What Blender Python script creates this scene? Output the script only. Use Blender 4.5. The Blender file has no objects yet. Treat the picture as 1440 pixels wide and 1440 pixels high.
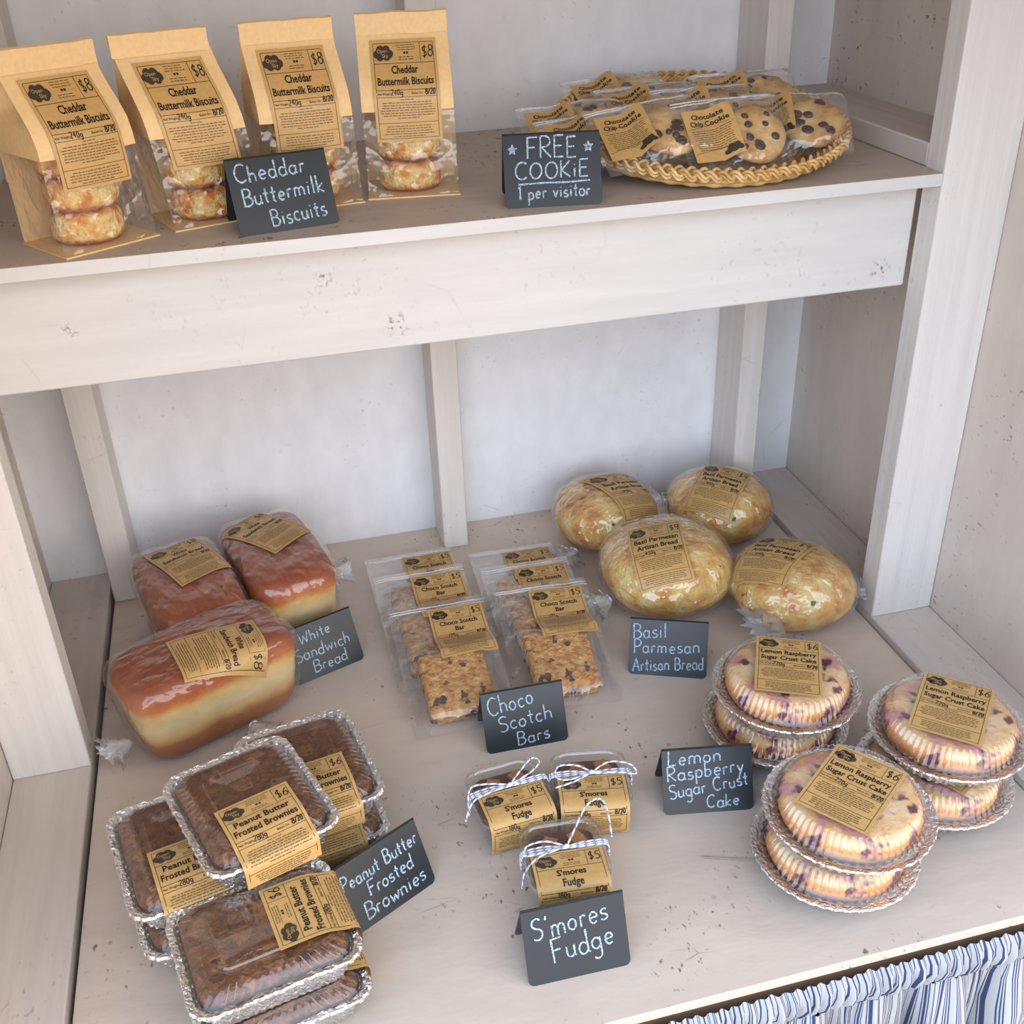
import bpy, math, random
from math import sin, cos, pi, radians, sqrt, atan2
from mathutils import Vector, Matrix, noise

# ------------------------------------------------------------------ camera, world, light, exposure
sc = bpy.context.scene
COL = sc.collection
cam_d = bpy.data.cameras.new('camera')
cam = bpy.data.objects.new('camera', cam_d)
COL.objects.link(cam)
cr, cu, cf = Vector((0.96775629, -0.24990185, -0.03157264)), Vector((0.15219206, 0.48023346, 0.86383644)), Vector((0.20071209, 0.84078826, -0.50278203))
M = Matrix((cr, cu, -cf)).transposed().to_4x4()
M.translation = (-0.21080887, -1.49924822, 0.90188784)
cam.matrix_world = M
cam_d.sensor_width = 36
cam_d.lens = 1540.666 / 1440 * 36
cam_d.clip_start = 0.05
sc.camera = cam

w = bpy.data.worlds.new('outdoors')
sc.world = w
w.use_nodes = True
wn, wl = w.node_tree.nodes, w.node_tree.links
wn.clear()
wo = wn.new('ShaderNodeOutputWorld'); bg = wn.new('ShaderNodeBackground')
tc = wn.new('ShaderNodeTexCoord'); sp = wn.new('ShaderNodeSeparateXYZ'); rp = wn.new('ShaderNodeValToRGB')
mr = wn.new('ShaderNodeMapRange'); mr.inputs[1].default_value = -1; mr.inputs[2].default_value = 1
wl.new(tc.outputs['Generated'], sp.inputs[0]); wl.new(sp.outputs[2], mr.inputs[0]); wl.new(mr.outputs[0], rp.inputs[0])
# warm toward the right of the opening, cooler toward the left
mx = wn.new('ShaderNodeMapRange'); mx.inputs[1].default_value = -0.9; mx.inputs[2].default_value = 0.9; wl.new(sp.outputs[0], mx.inputs[0])
rx_ = wn.new('ShaderNodeValToRGB'); rx_.color_ramp.elements[0].color = (0.80, 0.96, 1.17, 1); rx_.color_ramp.elements[1].color = (1.18, 1.0, 0.82, 1); wl.new(mx.outputs[0], rx_.inputs[0])
mw = wn.new('ShaderNodeMix'); mw.data_type = 'RGBA'; mw.blend_type = 'MULTIPLY'; mw.inputs[0].default_value = 1
wl.new(rp.outputs[0], mw.inputs[6]); wl.new(rx_.outputs[0], mw.inputs[7]); wl.new(mw.outputs[2], bg.inputs[0]); wl.new(bg.outputs[0], wo.inputs[0])
cr_ = rp.color_ramp
WORLD = [(0.0, (0.12, 0.10, 0.085)), (0.40, (0.27, 0.225, 0.19)), (0.485, (0.36, 0.31, 0.27)), (0.51, (0.80, 0.80, 0.80)), (0.62, (0.90, 0.94, 1.0)), (0.72, (0.62, 0.71, 0.84)), (1.0, (0.36, 0.46, 0.62))]
while len(cr_.elements) < len(WORLD): cr_.elements.new(0.5)
for e, (p, c) in zip(cr_.elements, WORLD): e.position = p; e.color = (*c, 1)
bg.inputs[1].default_value = 4.3
sc.view_settings.view_transform = 'Standard'
sc.view_settings.look = 'None'
sc.view_settings.exposure = 0.0
sc.view_settings.gamma = 1
sc.view_settings.use_curve_mapping = False
sc.cycles.max_bounces = 8
sc.cycles.diffuse_bounces = 4
sc.cycles.glossy_bounces = 4
sc.cycles.transmission_bounces = 6
sc.cycles.transparent_max_bounces = 28
sc.cycles.caustics_reflective = False
sc.cycles.caustics_refractive = False
sc.cycles.sample_clamp_indirect = 6
try: sc.cycles.use_denoising = True
except Exception: pass
RND = random.Random(7)

# ------------------------------------------------------------------ materials
def srgb(r, g, b):
    f = lambda c: (c / 255 / 12.92) if c / 255 <= 0.04045 else ((c / 255 + 0.055) / 1.055) ** 2.4
    return (f(r), f(g), f(b), 1)

def nmat(name):
    m = bpy.data.materials.new(name); m.use_nodes = True
    n, l = m.node_tree.nodes, m.node_tree.links
    b = n['Principled BSDF']
    return m, n, l, b

def plain(name, rgb, rough=0.6, metal=0.0, spec=0.5):
    m, n, l, b = nmat(name)
    b.inputs['Base Color'].default_value = srgb(*rgb); b.inputs['Roughness'].default_value = rough
    b.inputs['Metallic'].default_value = metal; b.inputs['Specular IOR Level'].default_value = spec
    return m

def ramp(n, stops):
    r = n.new('ShaderNodeValToRGB'); e = r.color_ramp.elements
    while len(e) < len(stops): e.new(0.5)
    for x, (p, c) in zip(e, stops): x.position = p; x.color = c if len(c) == 4 else (*c, 1)
    return r

def tex(n, l, kind, scale, coord='Object', detail=4, vec=None, stretch=None):
    t = n.new('ShaderNodeTex' + kind); t.inputs['Scale'].default_value = scale
    if 'Detail' in t.inputs: t.inputs['Detail'].default_value = detail
    c = n.new('ShaderNodeTexCoord'); src = c.outputs[coord]
    if stretch:
        mp = n.new('ShaderNodeMapping'); mp.inputs['Scale'].default_value = stretch
        l.new(src, mp.inputs[0]); src = mp.outputs[0]
    l.new(src, t.inputs['Vector'])
    return t

def mixc(n, l, fac, a, b, mode='MIX'):
    x = n.new('ShaderNodeMix'); x.data_type = 'RGBA'; x.blend_type = mode
    for s, v in ((x.inputs[0], fac), (x.inputs[6], a), (x.inputs[7], b)):
        if hasattr(v, 'is_linked'): l.new(v, s)
        else: s.default_value = v
    return x.outputs[2]

def bump(n, l, h, strength, dist, b, prev=None):
    x = n.new('ShaderNodeBump'); x.inputs['Strength'].default_value = strength; x.inputs['Distance'].default_value = dist
    l.new(h, x.inputs['Height'])
    if prev: l.new(prev, x.inputs['Normal'])
    if b: l.new(x.outputs[0], b.inputs['Normal'])
    return x.outputs[0]

def painted(name, rgb, rough=0.5, scratch=0.5, stretch=(1, 1, 1), dirt=(112, 96, 84), knots=()):
    """old white paint: brush strokes, specks and scratches down to darker wood"""
    m, n, l, b = nmat(name)
    br = tex(n, l, 'Noise', 26, detail=6, stretch=stretch)
    r0 = ramp(n, [(0.3, (0.90, 0.90, 0.90)), (0.7, (1, 1, 1))]); l.new(br.outputs[0], r0.inputs[0])
    col = mixc(n, l, 1.0, srgb(*rgb), r0.outputs[0], 'MULTIPLY')
    s1 = tex(n, l, 'Noise', 150, detail=4, stretch=(1, 0.6, 0.8)); s2 = tex(n, l, 'Noise', 9, detail=2)
    a1 = ramp(n, [(0.62, (0, 0, 0)), (0.70, (1, 1, 1))]); l.new(s1.outputs[0], a1.inputs[0])
    a2 = ramp(n, [(0.50, (0, 0, 0)), (0.62, (1, 1, 1))]); l.new(s2.outputs[0], a2.inputs[0])
    mm = n.new('ShaderNodeMath'); mm.operation = 'MULTIPLY'; l.new(a1.outputs[0], mm.inputs[0]); l.new(a2.outputs[0], mm.inputs[1])
    mk = n.new('ShaderNodeMath'); mk.operation = 'MULTIPLY'; mk.inputs[1].default_value = scratch; l.new(mm.outputs[0], mk.inputs[0])
    col = mixc(n, l, mk.outputs[0], col, srgb(*dirt))
    # long fine scratches
    wv = tex(n, l, 'Voronoi', 5.0, stretch=(1.0, 3.5, 1.0)); wv.feature = 'DISTANCE_TO_EDGE'
    a3 = ramp(n, [(0.0, (1, 1, 1)), (0.006, (0, 0, 0))]); l.new(wv.outputs['Distance'], a3.inputs[0])
    s3 = tex(n, l, 'Noise', 14, detail=3); a4 = ramp(n, [(0.58, (0, 0, 0)), (0.68, (1, 1, 1))]); l.new(s3.outputs[0], a4.inputs[0])
    m3 = n.new('ShaderNodeMath'); m3.operation = 'MULTIPLY'; l.new(a3.outputs[0], m3.inputs[0]); l.new(a4.outputs[0], m3.inputs[1])
    m4 = n.new('ShaderNodeMath'); m4.operation = 'MULTIPLY'; m4.inputs[1].default_value = scratch * 0.7; l.new(m3.outputs[0], m4.inputs[0])
    col = mixc(n, l, m4.outputs[0], col, srgb(*dirt))
    for (kx, ky, kz, kr) in knots:
        c = n.new('ShaderNodeTexCoord'); d = n.new('ShaderNodeVectorMath'); d.operation = 'DISTANCE'
        l.new(c.outputs['Object'], d.inputs[0]); d.inputs[1].default_value = (kx, ky, kz)
        nz = tex(n, l, 'Noise', 160, detail=4)
        rr = n.new('ShaderNodeMapRange'); rr.inputs[1].default_value = kr; rr.inputs[2].default_value = kr * 0.3; l.new(d.outputs['Value'], rr.inputs[0])
        ra = ramp(n, [(0.52, (0, 0, 0)), (0.62, (0.75, 0.75, 0.75))]); l.new(nz.outputs[0], ra.inputs[0])
        mu = n.new('ShaderNodeMath'); mu.operation = 'MULTIPLY'; l.new(rr.outputs[0], mu.inputs[0]); l.new(ra.outputs[0], mu.inputs[1])
        col = mixc(n, l, mu.outputs[0], col, srgb(95, 80, 66))
    l.new(col, b.inputs['Base Color']); b.inputs['Roughness'].default_value = rough; b.inputs['Specular IOR Level'].default_value = 0.3
    bump(n, l, br.outputs[0], 0.35, 0.004, b)
    return m

MT = {}
PAINT = (226, 220, 214)
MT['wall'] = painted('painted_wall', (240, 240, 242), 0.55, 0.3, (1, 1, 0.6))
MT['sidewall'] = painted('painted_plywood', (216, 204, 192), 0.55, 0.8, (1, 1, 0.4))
MT['stud'] = painted('painted_stud', PAINT, 0.5, 0.25, (3, 3, 0.15))
MT['cleat'] = painted('painted_cleat', (210, 198, 188), 0.5, 0.4, (3, 0.2, 3))
MT['counter'] = painted('painted_counter', (214, 197, 181), 0.40, 1.0, (0.5, 1, 1))
MT['shelf'] = painted('painted_shelf', (200, 185, 171), 0.5, 1.0, (0.4, 1, 1), (82, 68, 58))
MT['apron'] = painted('painted_apron', (214, 211, 207), 0.5, 0.2, (0.2, 2, 2), knots=((-0.3901, -0.394, 0.5255, 0.010), (-0.066, -0.394, 0.4919, 0.017), (-0.1362, -0.394, 0.5497, 0.011), (0.5052, -0.394, 0.4901, 0.016)))
MT['rail'] = painted('bare_wood_rail', (150, 122, 96), 0.7, 0.4)
MT['floor'] = painted('painted_floorboards', (150, 135, 120), 0.6, 0.8)

def kraft_mat(name, rgb, rough):
    m, n, l, b = nmat(name)
    t = tex(n, l, 'Noise', 220, detail=5); r0 = ramp(n, [(0.3, (0.9, 0.9, 0.9)), (0.7, (1, 1, 1))]); l.new(t.outputs[0], r0.inputs[0])
    l.new(mixc(n, l, 1.0, srgb(*rgb), r0.outputs[0], 'MULTIPLY'), b.inputs['Base Color']); b.inputs['Roughness'].default_value = rough
    return m
MT['kraft'] = kraft_mat('kraft_label_paper', (205, 164, 102), 0.42)
MT['bagpaper'] = kraft_mat('kraft_bag_paper', (238, 202, 146), 0.6)
MT['ink'] = plain('black_ink', (34, 28, 24), 0.5)
MT['fineprint'] = plain('fine_print_ink', (112, 86, 52), 0.5)
MT['logo'] = plain('dark_logo_ink', (62, 54, 44), 0.5)
MT['board'] = plain('matte_black_board', (40, 45, 50), 0.36)

def chalk_mat():
    m, n, l, b = nmat('chalk')
    t = tex(n, l, 'Noise', 900, detail=3); r0 = ramp(n, [(0.35, srgb(84, 104, 122)), (0.6, srgb(196, 216, 232))]); l.new(t.outputs[0], r0.inputs[0])
    l.new(r0.outputs[0], b.inputs['Base Color']); b.inputs['Roughness'].default_value = 0.9
    return m
MT['chalk'] = chalk_mat()

def film_mat(name, haze=0.05, base=0.05, edge=0.55, rough=0.1, bscale=30, bstr=0.6, bdist=0.01, tint=(1, 1, 1), stretch=None):
    """thin clear plastic: straight-through transparency, facing-dependent gloss, a little milky haze"""
    m = bpy.data.materials.new(name); m.use_nodes = True
    n, l = m.node_tree.nodes, m.node_tree.links; n.clear()
    o = n.new('ShaderNodeOutputMaterial'); tr = n.new('ShaderNodeBsdfTransparent'); gl = n.new('ShaderNodeBsdfGlossy'); df = n.new('ShaderNodeBsdfDiffuse')
    tr.inputs[0].default_value = (*tint, 1)
    gl.inputs['Roughness'].default_value = rough; gl.inputs[0].default_value = (1, 1, 1, 1); df.inputs[0].default_value = (0.9, 0.9, 0.9, 1)
    lw = n.new('ShaderNodeLayerWeight'); lw.inputs[0].default_value = 0.5
    pw = n.new('ShaderNodeMath'); pw.operation = 'POWER'; pw.inputs[1].default_value = 3; l.new(lw.outputs['Facing'], pw.inputs[0])
    ma = n.new('ShaderNodeMath'); ma.operation = 'MULTIPLY_ADD'; ma.inputs[1].default_value = edge; ma.inputs[2].default_value = base; ma.use_clamp = True
    l.new(pw.outputs[0], ma.inputs[0])
    if bstr > 0:
        t = tex(n, l, 'Noise', bscale, detail=3, stretch=stretch)
        rd = n.new('ShaderNodeMath'); rd.operation = 'SUBTRACT'; rd.inputs[1].default_value = 0.5; l.new(t.outputs[0], rd.inputs[0])
        ab = n.new('ShaderNodeMath'); ab.operation = 'ABSOLUTE'; l.new(rd.outputs[0], ab.inputs[0])
        nb = bump(n, l, ab.outputs[0], bstr, bdist, None)
        l.new(nb, gl.inputs['Normal']); l.new(nb, lw.inputs['Normal'])
    m1 = n.new('ShaderNodeMixShader'); m1.inputs[0].default_value = haze; l.new(tr.outputs[0], m1.inputs[1]); l.new(df.outputs[0], m1.inputs[2])
    m2 = n.new('ShaderNodeMixShader'); l.new(ma.outputs[0], m2.inputs[0]); l.new(m1.outputs[0], m2.inputs[1]); l.new(gl.outputs[0], m2.inputs[2])
    l.new(m2.outputs[0], o.inputs[0])
    return m
MT['film'] = film_mat('crinkled_clear_film', 0.03, 0.075, 0.6, 0.05, 20, 0.7, 0.03)
MT['breadfilm'] = film_mat('bread_bag_film', 0.03, 0.06, 0.5, 0.06, 13, 0.7, 0.04, stretch=(1, 1.6, 1))
MT['boulefilm'] = film_mat('round_bread_bag_film', 0.03, 0.085, 0.55, 0.05, 19, 0.9, 0.04)
MT['pouch'] = film_mat('pouch_film', 0.05, 0.075, 0.5, 0.08, 16, 0.7, 0.02)
MT['tailfilm'] = film_mat('gathered_film', 0.28, 0.12, 0.5, 0.2, 60, 0.8, 0.01)
MT['lid'] = film_mat('clear_lid_plastic', 0.01, 0.08, 0.8, 0.04, 30, 0.0)
MT['tub'] = film_mat('clear_tub_plastic', 0.03, 0.10, 0.8, 0.03, 30, 0.0, tint=(0.97, 0.97, 0.96))

def foil_mat():
    m, n, l, b = nmat('aluminium_foil')
    b.inputs['Base Color'].default_value = (0.90, 0.90, 0.89, 1); b.inputs['Metallic'].default_value = 1; b.inputs['Roughness'].default_value = 0.3
    t = tex(n, l, 'Noise', 240, detail=3); bump(n, l, t.outputs[0], 0.7, 0.006, b)
    return m
MT['foil'] = foil_mat()

def food(name, stops, scale, rough=0.6, bstr=0.6, bdist=0.004, bscale=None, detail=6, sub=0.0):
    m, n, l, b = nmat(name)
    t = tex(n, l, 'Noise', scale, detail=detail); r0 = ramp(n, [(p, srgb(*c)) for p, c in stops]); l.new(t.outputs[0], r0.inputs[0])
    l.new(r0.outputs[0], b.inputs['Base Color']); b.inputs['Roughness'].default_value = rough
    t2 = tex(n, l, 'Noise', bscale or scale * 2.5, detail=6); bump(n, l, t2.outputs[0], bstr, bdist, b)
    return m, n, l, b, r0.outputs[0]

def spots(n, l, col, rgb, scale, lo, hi, b, vor=False):
    t = tex(n, l, 'Noise', scale, detail=2)
    a = ramp(n, [(lo, (0, 0, 0)), (hi, (1, 1, 1))]); l.new(t.outputs[0], a.inputs[0])
    c = mixc(n, l, a.outputs[0], col, srgb(*rgb)); l.new(c, b.inputs['Base Color'])
    return c

def zramp(n, l, lo, hi, stops, wob=0.012, wscale=25):
    c = n.new('ShaderNodeTexCoord'); s = n.new('ShaderNodeSeparateXYZ'); l.new(c.outputs['Object'], s.inputs[0])
    t = tex(n, l, 'Noise', wscale, detail=3)
    a = n.new('ShaderNodeMath'); a.operation = 'MULTIPLY_ADD'; a.inputs[1].default_value = wob * 2; l.new(t.outputs[0], a.inputs[0]); l.new(s.outputs[2], a.inputs[2])
    mrn = n.new('ShaderNodeMapRange'); mrn.inputs[1].default_value = lo + wob; mrn.inputs[2].default_value = hi + wob; l.new(a.outputs[0], mrn.inputs[0])
    r0 = ramp(n, [(p, srgb(*c2)) for p, c2 in stops]); l.new(mrn.outputs[0], r0.inputs[0])
    return r0.outputs[0]

# cheddar biscuit: pale crumb sides, browned top and bottom edges, orange cheese patches
m, n, l, b, c0 = food('cheddar_biscuit_crumb', [(0.34, (248, 222, 164)), (0.50, (244, 206, 124)), (0.60, (232, 156, 54)), (0.72, (200, 112, 40))], 62, 0.65, 1.0, 0.008, 150)
zr = zramp(n, l, 0.0, 0.034, [(0.0, (150, 84, 34)), (0.10, (205, 140, 70)), (0.22, (255, 255, 255)), (0.72, (255, 255, 255)), (0.86, (226, 160, 84)), (1.0, (168, 92, 40))], 0.004, 70)
l.new(mixc(n, l, 1.0, c0, zr, 'MULTIPLY'), b.inputs['Base Color']); MT['biscuit'] = m
# loaf
m, n, l, b = nmat('white_bread_crust')
zr = zramp(n, l, 0.0, 0.108, [(0.0, (134, 72, 26)), (0.30, (172, 104, 42)), (0.42, (226, 186, 118)), (0.55, (238, 212, 160)), (0.72, (236, 196, 124)), (0.82, (206, 122, 50)), (0.91, (176, 88, 34)), (1.0, (158, 74, 28))], 0.012, 18)
t = tex(n, l, 'Noise', 40, detail=5); rr = ramp(n, [(0.3, (0.84, 0.84, 0.84)), (0.7, (1, 1, 1))]); l.new(t.outputs[0], rr.inputs[0])
l.new(mixc(n, l, 1.0, zr, rr.outputs[0], 'MULTIPLY'), b.inputs['Base Color']); b.inputs['Roughness'].default_value = 0.45
bump(n, l, t.outputs[0], 0.3, 0.004, b); MT['loaf'] = m
m2 = m.copy(); m2.name = 'dark_bread_crust'
for nd in m2.node_tree.nodes:
    if nd.type == 'VALTORGB' and len(nd.color_ramp.elements) == 8:
        for e, (p, c) in zip(nd.color_ramp.elements, [(0.0, (120, 66, 26)), (0.30, (140, 78, 34)), (0.36, (226, 190, 124)), (0.44, (240, 214, 160)), (0.52, (222, 160, 88)), (0.60, (186, 98, 40)), (0.85, (172, 84, 34)), (1.0, (160, 76, 30))]): e.position = p; e.color = srgb(*c)
MT['loafdark'] = m2
# basil parmesan boule
m, n, l, b, c0 = food('basil_parmesan_crust', [(0.32, (242, 216, 146)), (0.46, (236, 192, 108)), (0.58, (222, 158, 72)), (0.72, (182, 104, 44))], 34, 0.6, 0.9, 0.006, 110)
c1 = spots(n, l, c0, (72, 92, 34), 55, 0.70, 0.74, b); MT['boule'] = m
# choco scotch bar
m, n, l, b, c0 = food('oat_bar_crumb', [(0.34, (238, 188, 112)), (0.5, (224, 162, 84)), (0.66, (190, 118, 54))], 100, 0.7, 1.0, 0.008, 170)
c1 = spots(n, l, c0, (84, 54, 34), 62, 0.60, 0.64, b); MT['oatbar'] = m
# cookie
m, n, l, b, c0 = food('cookie_crumb', [(0.3, (232, 200, 146)), (0.5, (216, 172, 106)), (0.68, (180, 126, 66))], 50, 0.7, 0.7, 0.004, 90)
MT['cookie'] = m
MT['chip'] = plain('chocolate_chip', (58, 34, 26), 0.35)
# lemon raspberry cake
m, n, l, b, c0 = food('sugar_crust_crumb', [(0.3, (244, 222, 188)), (0.48, (236, 204, 156)), (0.62, (222, 172, 108)), (0.75, (196, 130, 66))], 32, 0.6, 0.6, 0.003, 150)
zr = zramp(n, l, 0.002, 0.022, [(0.0, (204, 140, 78)), (0.45, (232, 178, 116)), (0.8, (250, 236, 220)), (1.0, (255, 250, 244))], 0.003, 60)
c1 = mixc(n, l, 1.0, c0, zr, 'MULTIPLY')
c2 = spots(n, l, c1, (200, 140, 140), 34, 0.56, 0.66, b)
c3 = spots(n, l, c2, (96, 24, 48), 46, 0.57, 0.64, b); MT['cake'] = m
# brownie
m, n, l, b, c0 = food('frosted_brownie', [(0.30, (70, 38, 22)), (0.42, (120, 74, 42)), (0.54, (92, 54, 30)), (0.64, (146, 96, 58)), (0.74, (54, 30, 20))], 60, 0.4, 1.0, 0.008, 90); MT['brownie'] = m
m, n, l, b, c0 = food('chocolate_fudge', [(0.3, (66, 38, 28)), (0.6, (92, 56, 38))], 40, 0.4, 0.6, 0.003, 90); MT['fudge'] = m
m, n, l, b, c0 = food('graham_cracker', [(0.3, (196, 132, 74)), (0.7, (166, 100, 52))], 60, 0.6, 0.4, 0.002, 120); MT['graham'] = m
m, n, l, b, c0 = food('wicker', [(0.3, (232, 198, 140)), (0.55, (206, 164, 100)), (0.75, (160, 116, 64))], 60, 0.45, 0.4, 0.002, 200); MT['wicker'] = m
m, n, l, b, c0 = food('dark_wicker', [(0.3, (176, 134, 82)), (0.7, (130, 92, 52))], 60, 0.55, 0.4, 0.002, 200); MT['wickerin'] = m
MT['twinew'] = plain('white_twine', (236, 234, 230), 0.8)
MT['twineb'] = plain('blue_twine', (142, 154, 198), 0.8)
MT['clothw'] = plain('white_ticking_cotton', (176, 176, 175), 0.85)
MT['clothb'] = plain('navy_ticking_stripe', (54, 62, 98), 0.85)

# ------------------------------------------------------------------ mesh helpers
class MB:
    def __init__(s): s.v = []; s.f = []; s.m = []
    def add(s, v, f, mi=0):
        o = len(s.v); s.v += [tuple(p) for p in v]; s.f += [tuple(i + o for i in q) for q in f]; s.m += [mi] * len(f) if isinstance(mi, int) else list(mi)
    def box(s, x0, x1, y0, y1, z0, z1, mi=0):
        s.add([(x0, y0, z0), (x1, y0, z0), (x1, y1, z0), (x0, y1, z0), (x0, y0, z1), (x1, y0, z1), (x1, y1, z1), (x0, y1, z1)],
              [(0, 3, 2, 1), (4, 5, 6, 7), (0, 1, 5, 4), (1, 2, 6, 5), (2, 3, 7, 6), (3, 0, 4, 7)], mi)
    def loft(s, rings, cap0=False, cap1=False, closed=True, mi=0):
        n = len(rings[0]); v = [p for r in rings for p in r]; f = []
        for j in range(len(rings) - 1):
            for i in range(n if closed else n - 1):
                k = (i + 1) % n
                f.append((j * n + i, j * n + k, (j + 1) * n + k, (j + 1) * n + i))
        if cap0: f.append(tuple(range(n - 1, -1, -1)))
        if cap1: f.append(tuple((len(rings) - 1) * n + i for i in range(n)))
        s.add(v, f, mi)
    def tube(s, path, r, n=6, closed=False, mi=0, spiral=False):
        P = [Vector(p) for p in path]; rings = []; N = len(P)
        up = Vector((0, 0, 1)); a = None
        for i in range(N):
            t = (P[(i + 1) % N] - P[i - 1]) if closed else (P[min(i + 1, N - 1)] - P[max(i - 1, 0)])
            if t.length < 1e-9: t = Vector((1, 0, 0))
            t.normalize()
            if a is None:
                a = t.cross(up)
                if a.length < 0.1: a = t.cross(Vector((1, 0, 0)))
            a = (a - t * a.dot(t)); a.normalize(); b2 = t.cross(a)
            rr = r[i] if isinstance(r, list) else r
            rings.append([P[i] + (a * cos(2 * pi * k / n) + b2 * sin(2 * pi * k / n)) * rr for k in range(n)])
        if closed: rings.append(rings[0])
        o = len(s.f); s.loft(rings, not closed, not closed, mi=mi)
        if spiral:
            for j in range(len(rings) - 1):
                for i in range(n): s.m[o + j * n + i] = 1 if ((i + j) % n) < 2 else 0
    def obj(s, name, mats, parent=None, smooth=40, bevel=0):
        me = bpy.data.meshes.new(name); me.from_pydata(s.v, [], s.f); me.validate(verbose=False)
        for m_ in (mats if isinstance(mats, list) else [mats]): me.materials.append(m_)
        if len(me.polygons) == len(s.m): me.polygons.foreach_set('material_index', s.m)
        if smooth:
            me.polygons.foreach_set('use_smooth', [True] * len(me.polygons))
            if smooth < 180: me.set_sharp_from_angle(angle=radians(smooth))
        me.update()
        o = bpy.data.objects.new(name, me); COL.objects.link(o)
        if parent: o.parent = parent
        if bevel:
            bm_ = o.modifiers.new('bevel', 'BEVEL'); bm_.width = bevel; bm_.segments = 2; bm_.limit_method = 'ANGLE'
        return o

def tag(o, label, cat, group=None):
    o['label'] = label; o['category'] = cat
    if group: o['group'] = group
    return o
def thing(name, label, cat, loc, rz=0.0, group=None, rx=0.0):
    o = bpy.data.objects.new(name, None); COL.objects.link(o); o.empty_display_size = 0.02
    o.location = loc; o.rotation_euler = (rx, 0, rz)
    return tag(o, label, cat, group)
def place(o, loc, rz=0.0, rx=0.0):
    o.location = loc; o.rotation_euler = (rx, 0, rz); return o
def copy_tree(o, parent=None):
    c = o.copy(); COL.objects.link(c)
    if parent: c.parent = parent
    for ch in list(o.children): copy_tree(ch, c)
    return c
def struct(name, mb, mat, bevel=0):
    o = mb.obj(name, mat, None, 30, bevel); o['kind'] = 'structure'; return o
def nz(x, y, z, s, seed=0): return noise.noise(Vector((x * s + seed * 7.3, y * s + seed * 3.1, z * s - seed * 5.7)))

def rrect(hx, hy, r, N):
    """N points evenly spaced round a rounded rectangle, with outward normals"""
    sx, sy = hx - r, hy - r; segs = []
    L = [2 * sy, pi * r / 2, 2 * sx, pi * r / 2, 2 * sy, pi * r / 2, 2 * sx, pi * r / 2]; T = sum(L); out = []
    for i in range(N):
        d = T * i / N; k = 0
        while d > L[k]: d -= L[k]; k += 1
        if k == 0: p, q = (hx, -sy + d), (1, 0)
        elif k == 2: p, q = (sx - d, hy), (0, 1)
        elif k == 4: p, q = (-hx, sy - d), (-1, 0)
        elif k == 6: p, q = (-sx + d, -hy), (0, -1)
        else:
            c = {1: (sx, sy), 3: (-sx, sy), 5: (-sx, -sy), 7: (sx, -sy)}[k]; a = {1: 0, 3: pi / 2, 5: pi, 7: 3 * pi / 2}[k] + d / r
            q = (cos(a), sin(a)); p = (c[0] + r * q[0], c[1] + r * q[1])
        out.append((p, q))
    return out

# ------------------------------------------------------------------ the stand: walls, framing, counter, shelf
XR, XL, YPF, YPB, YAP, ZAP, H, YCF, HC = 0.6323, -0.5647, -0.4335, -0.3971, -0.3936, 0.4661, 0.605, -0.9094, 0.010
WC = 0.0898
ZT = 1.12
def sbox(name, mat, *a, bevel=0.0):
    mb = MB(); mb.box(*a); return struct(name, mb, MT[mat], bevel)
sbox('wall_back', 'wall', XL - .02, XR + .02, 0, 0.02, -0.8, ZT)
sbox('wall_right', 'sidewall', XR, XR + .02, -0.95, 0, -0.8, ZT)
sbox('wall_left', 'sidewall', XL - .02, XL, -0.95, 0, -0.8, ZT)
sbox('ceiling', 'sidewall', XL - .02, XR + .02, -1.15, 0.02, ZT, ZT + .02)  # unseen roof, front overhang lengthened to block high sky light on the counter
sbox('floor', 'floor', XL - .6, XR + .6, -1.9, 0.02, -0.82, -0.8)
k = 0
def trim(*a, mat='stud'):
    global k
    k += 1; sbox('trim_%d' % k, mat, *a, bevel=0.0018)
trim(XR - WC, XR - .0005, YPF, YPB, HC, ZT)                                    # right post
trim(XL + .0005, XL + .0881, YPF, YPB, HC, ZT)                                  # left post
trim(0.4899, 0.5263, -0.088, 0, 0, ZT)                                           # right back stud
trim(0.0205, 0.059, -0.0701, 0, 0, ZT)                                           # centre stud
trim(-0.4714, -0.4326, -0.0701, 0, 0, ZT)                                        # left back stud
trim(XR - WC, XR - .0005, -0.905, 0, -0.03, HC, mat='cleat')                   # cleats beside the counter
trim(XL + .0005, XL + .0881, -0.905, 0, -0.03, HC, mat='cleat')
trim(XR - WC, XR - .0005, YPB, 0, H, H + .025, mat='cleat')                    # cleat on the upper shelf
trim(XL + .0925, XR - WC - .002, -0.904, -0.868, -0.10, -0.0125, mat='rail')                 # rail under the counter front
mb = MB(); mb.box(XL + .0925, XR - WC - .0015, YCF, 0, -0.012, 0)
tag(mb.obj('countertop', MT['counter'], None, 30, 0.0012), 'scuffed white painted counter board below the upper shelf', 'counter')
sh = thing('shelf', 'upper white painted shelf with a deep front board', 'shelf', (0, 0, 0))
mb = MB(); mb.box(XL + .0885, XR - WC - .0005, YPF, 0, H - 0.014, H); mb.m[2] = 1; mb.obj('shelf_board', [MT['shelf'], MT['apron']], sh, 30, 0.0006)
mb = MB(); mb.box(XL + .0885, XR - WC - .0025, YAP, YAP + .036, ZAP, H - 0.0142); mb.obj('front_board', MT['apron'], sh, 30, 0.002)

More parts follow.
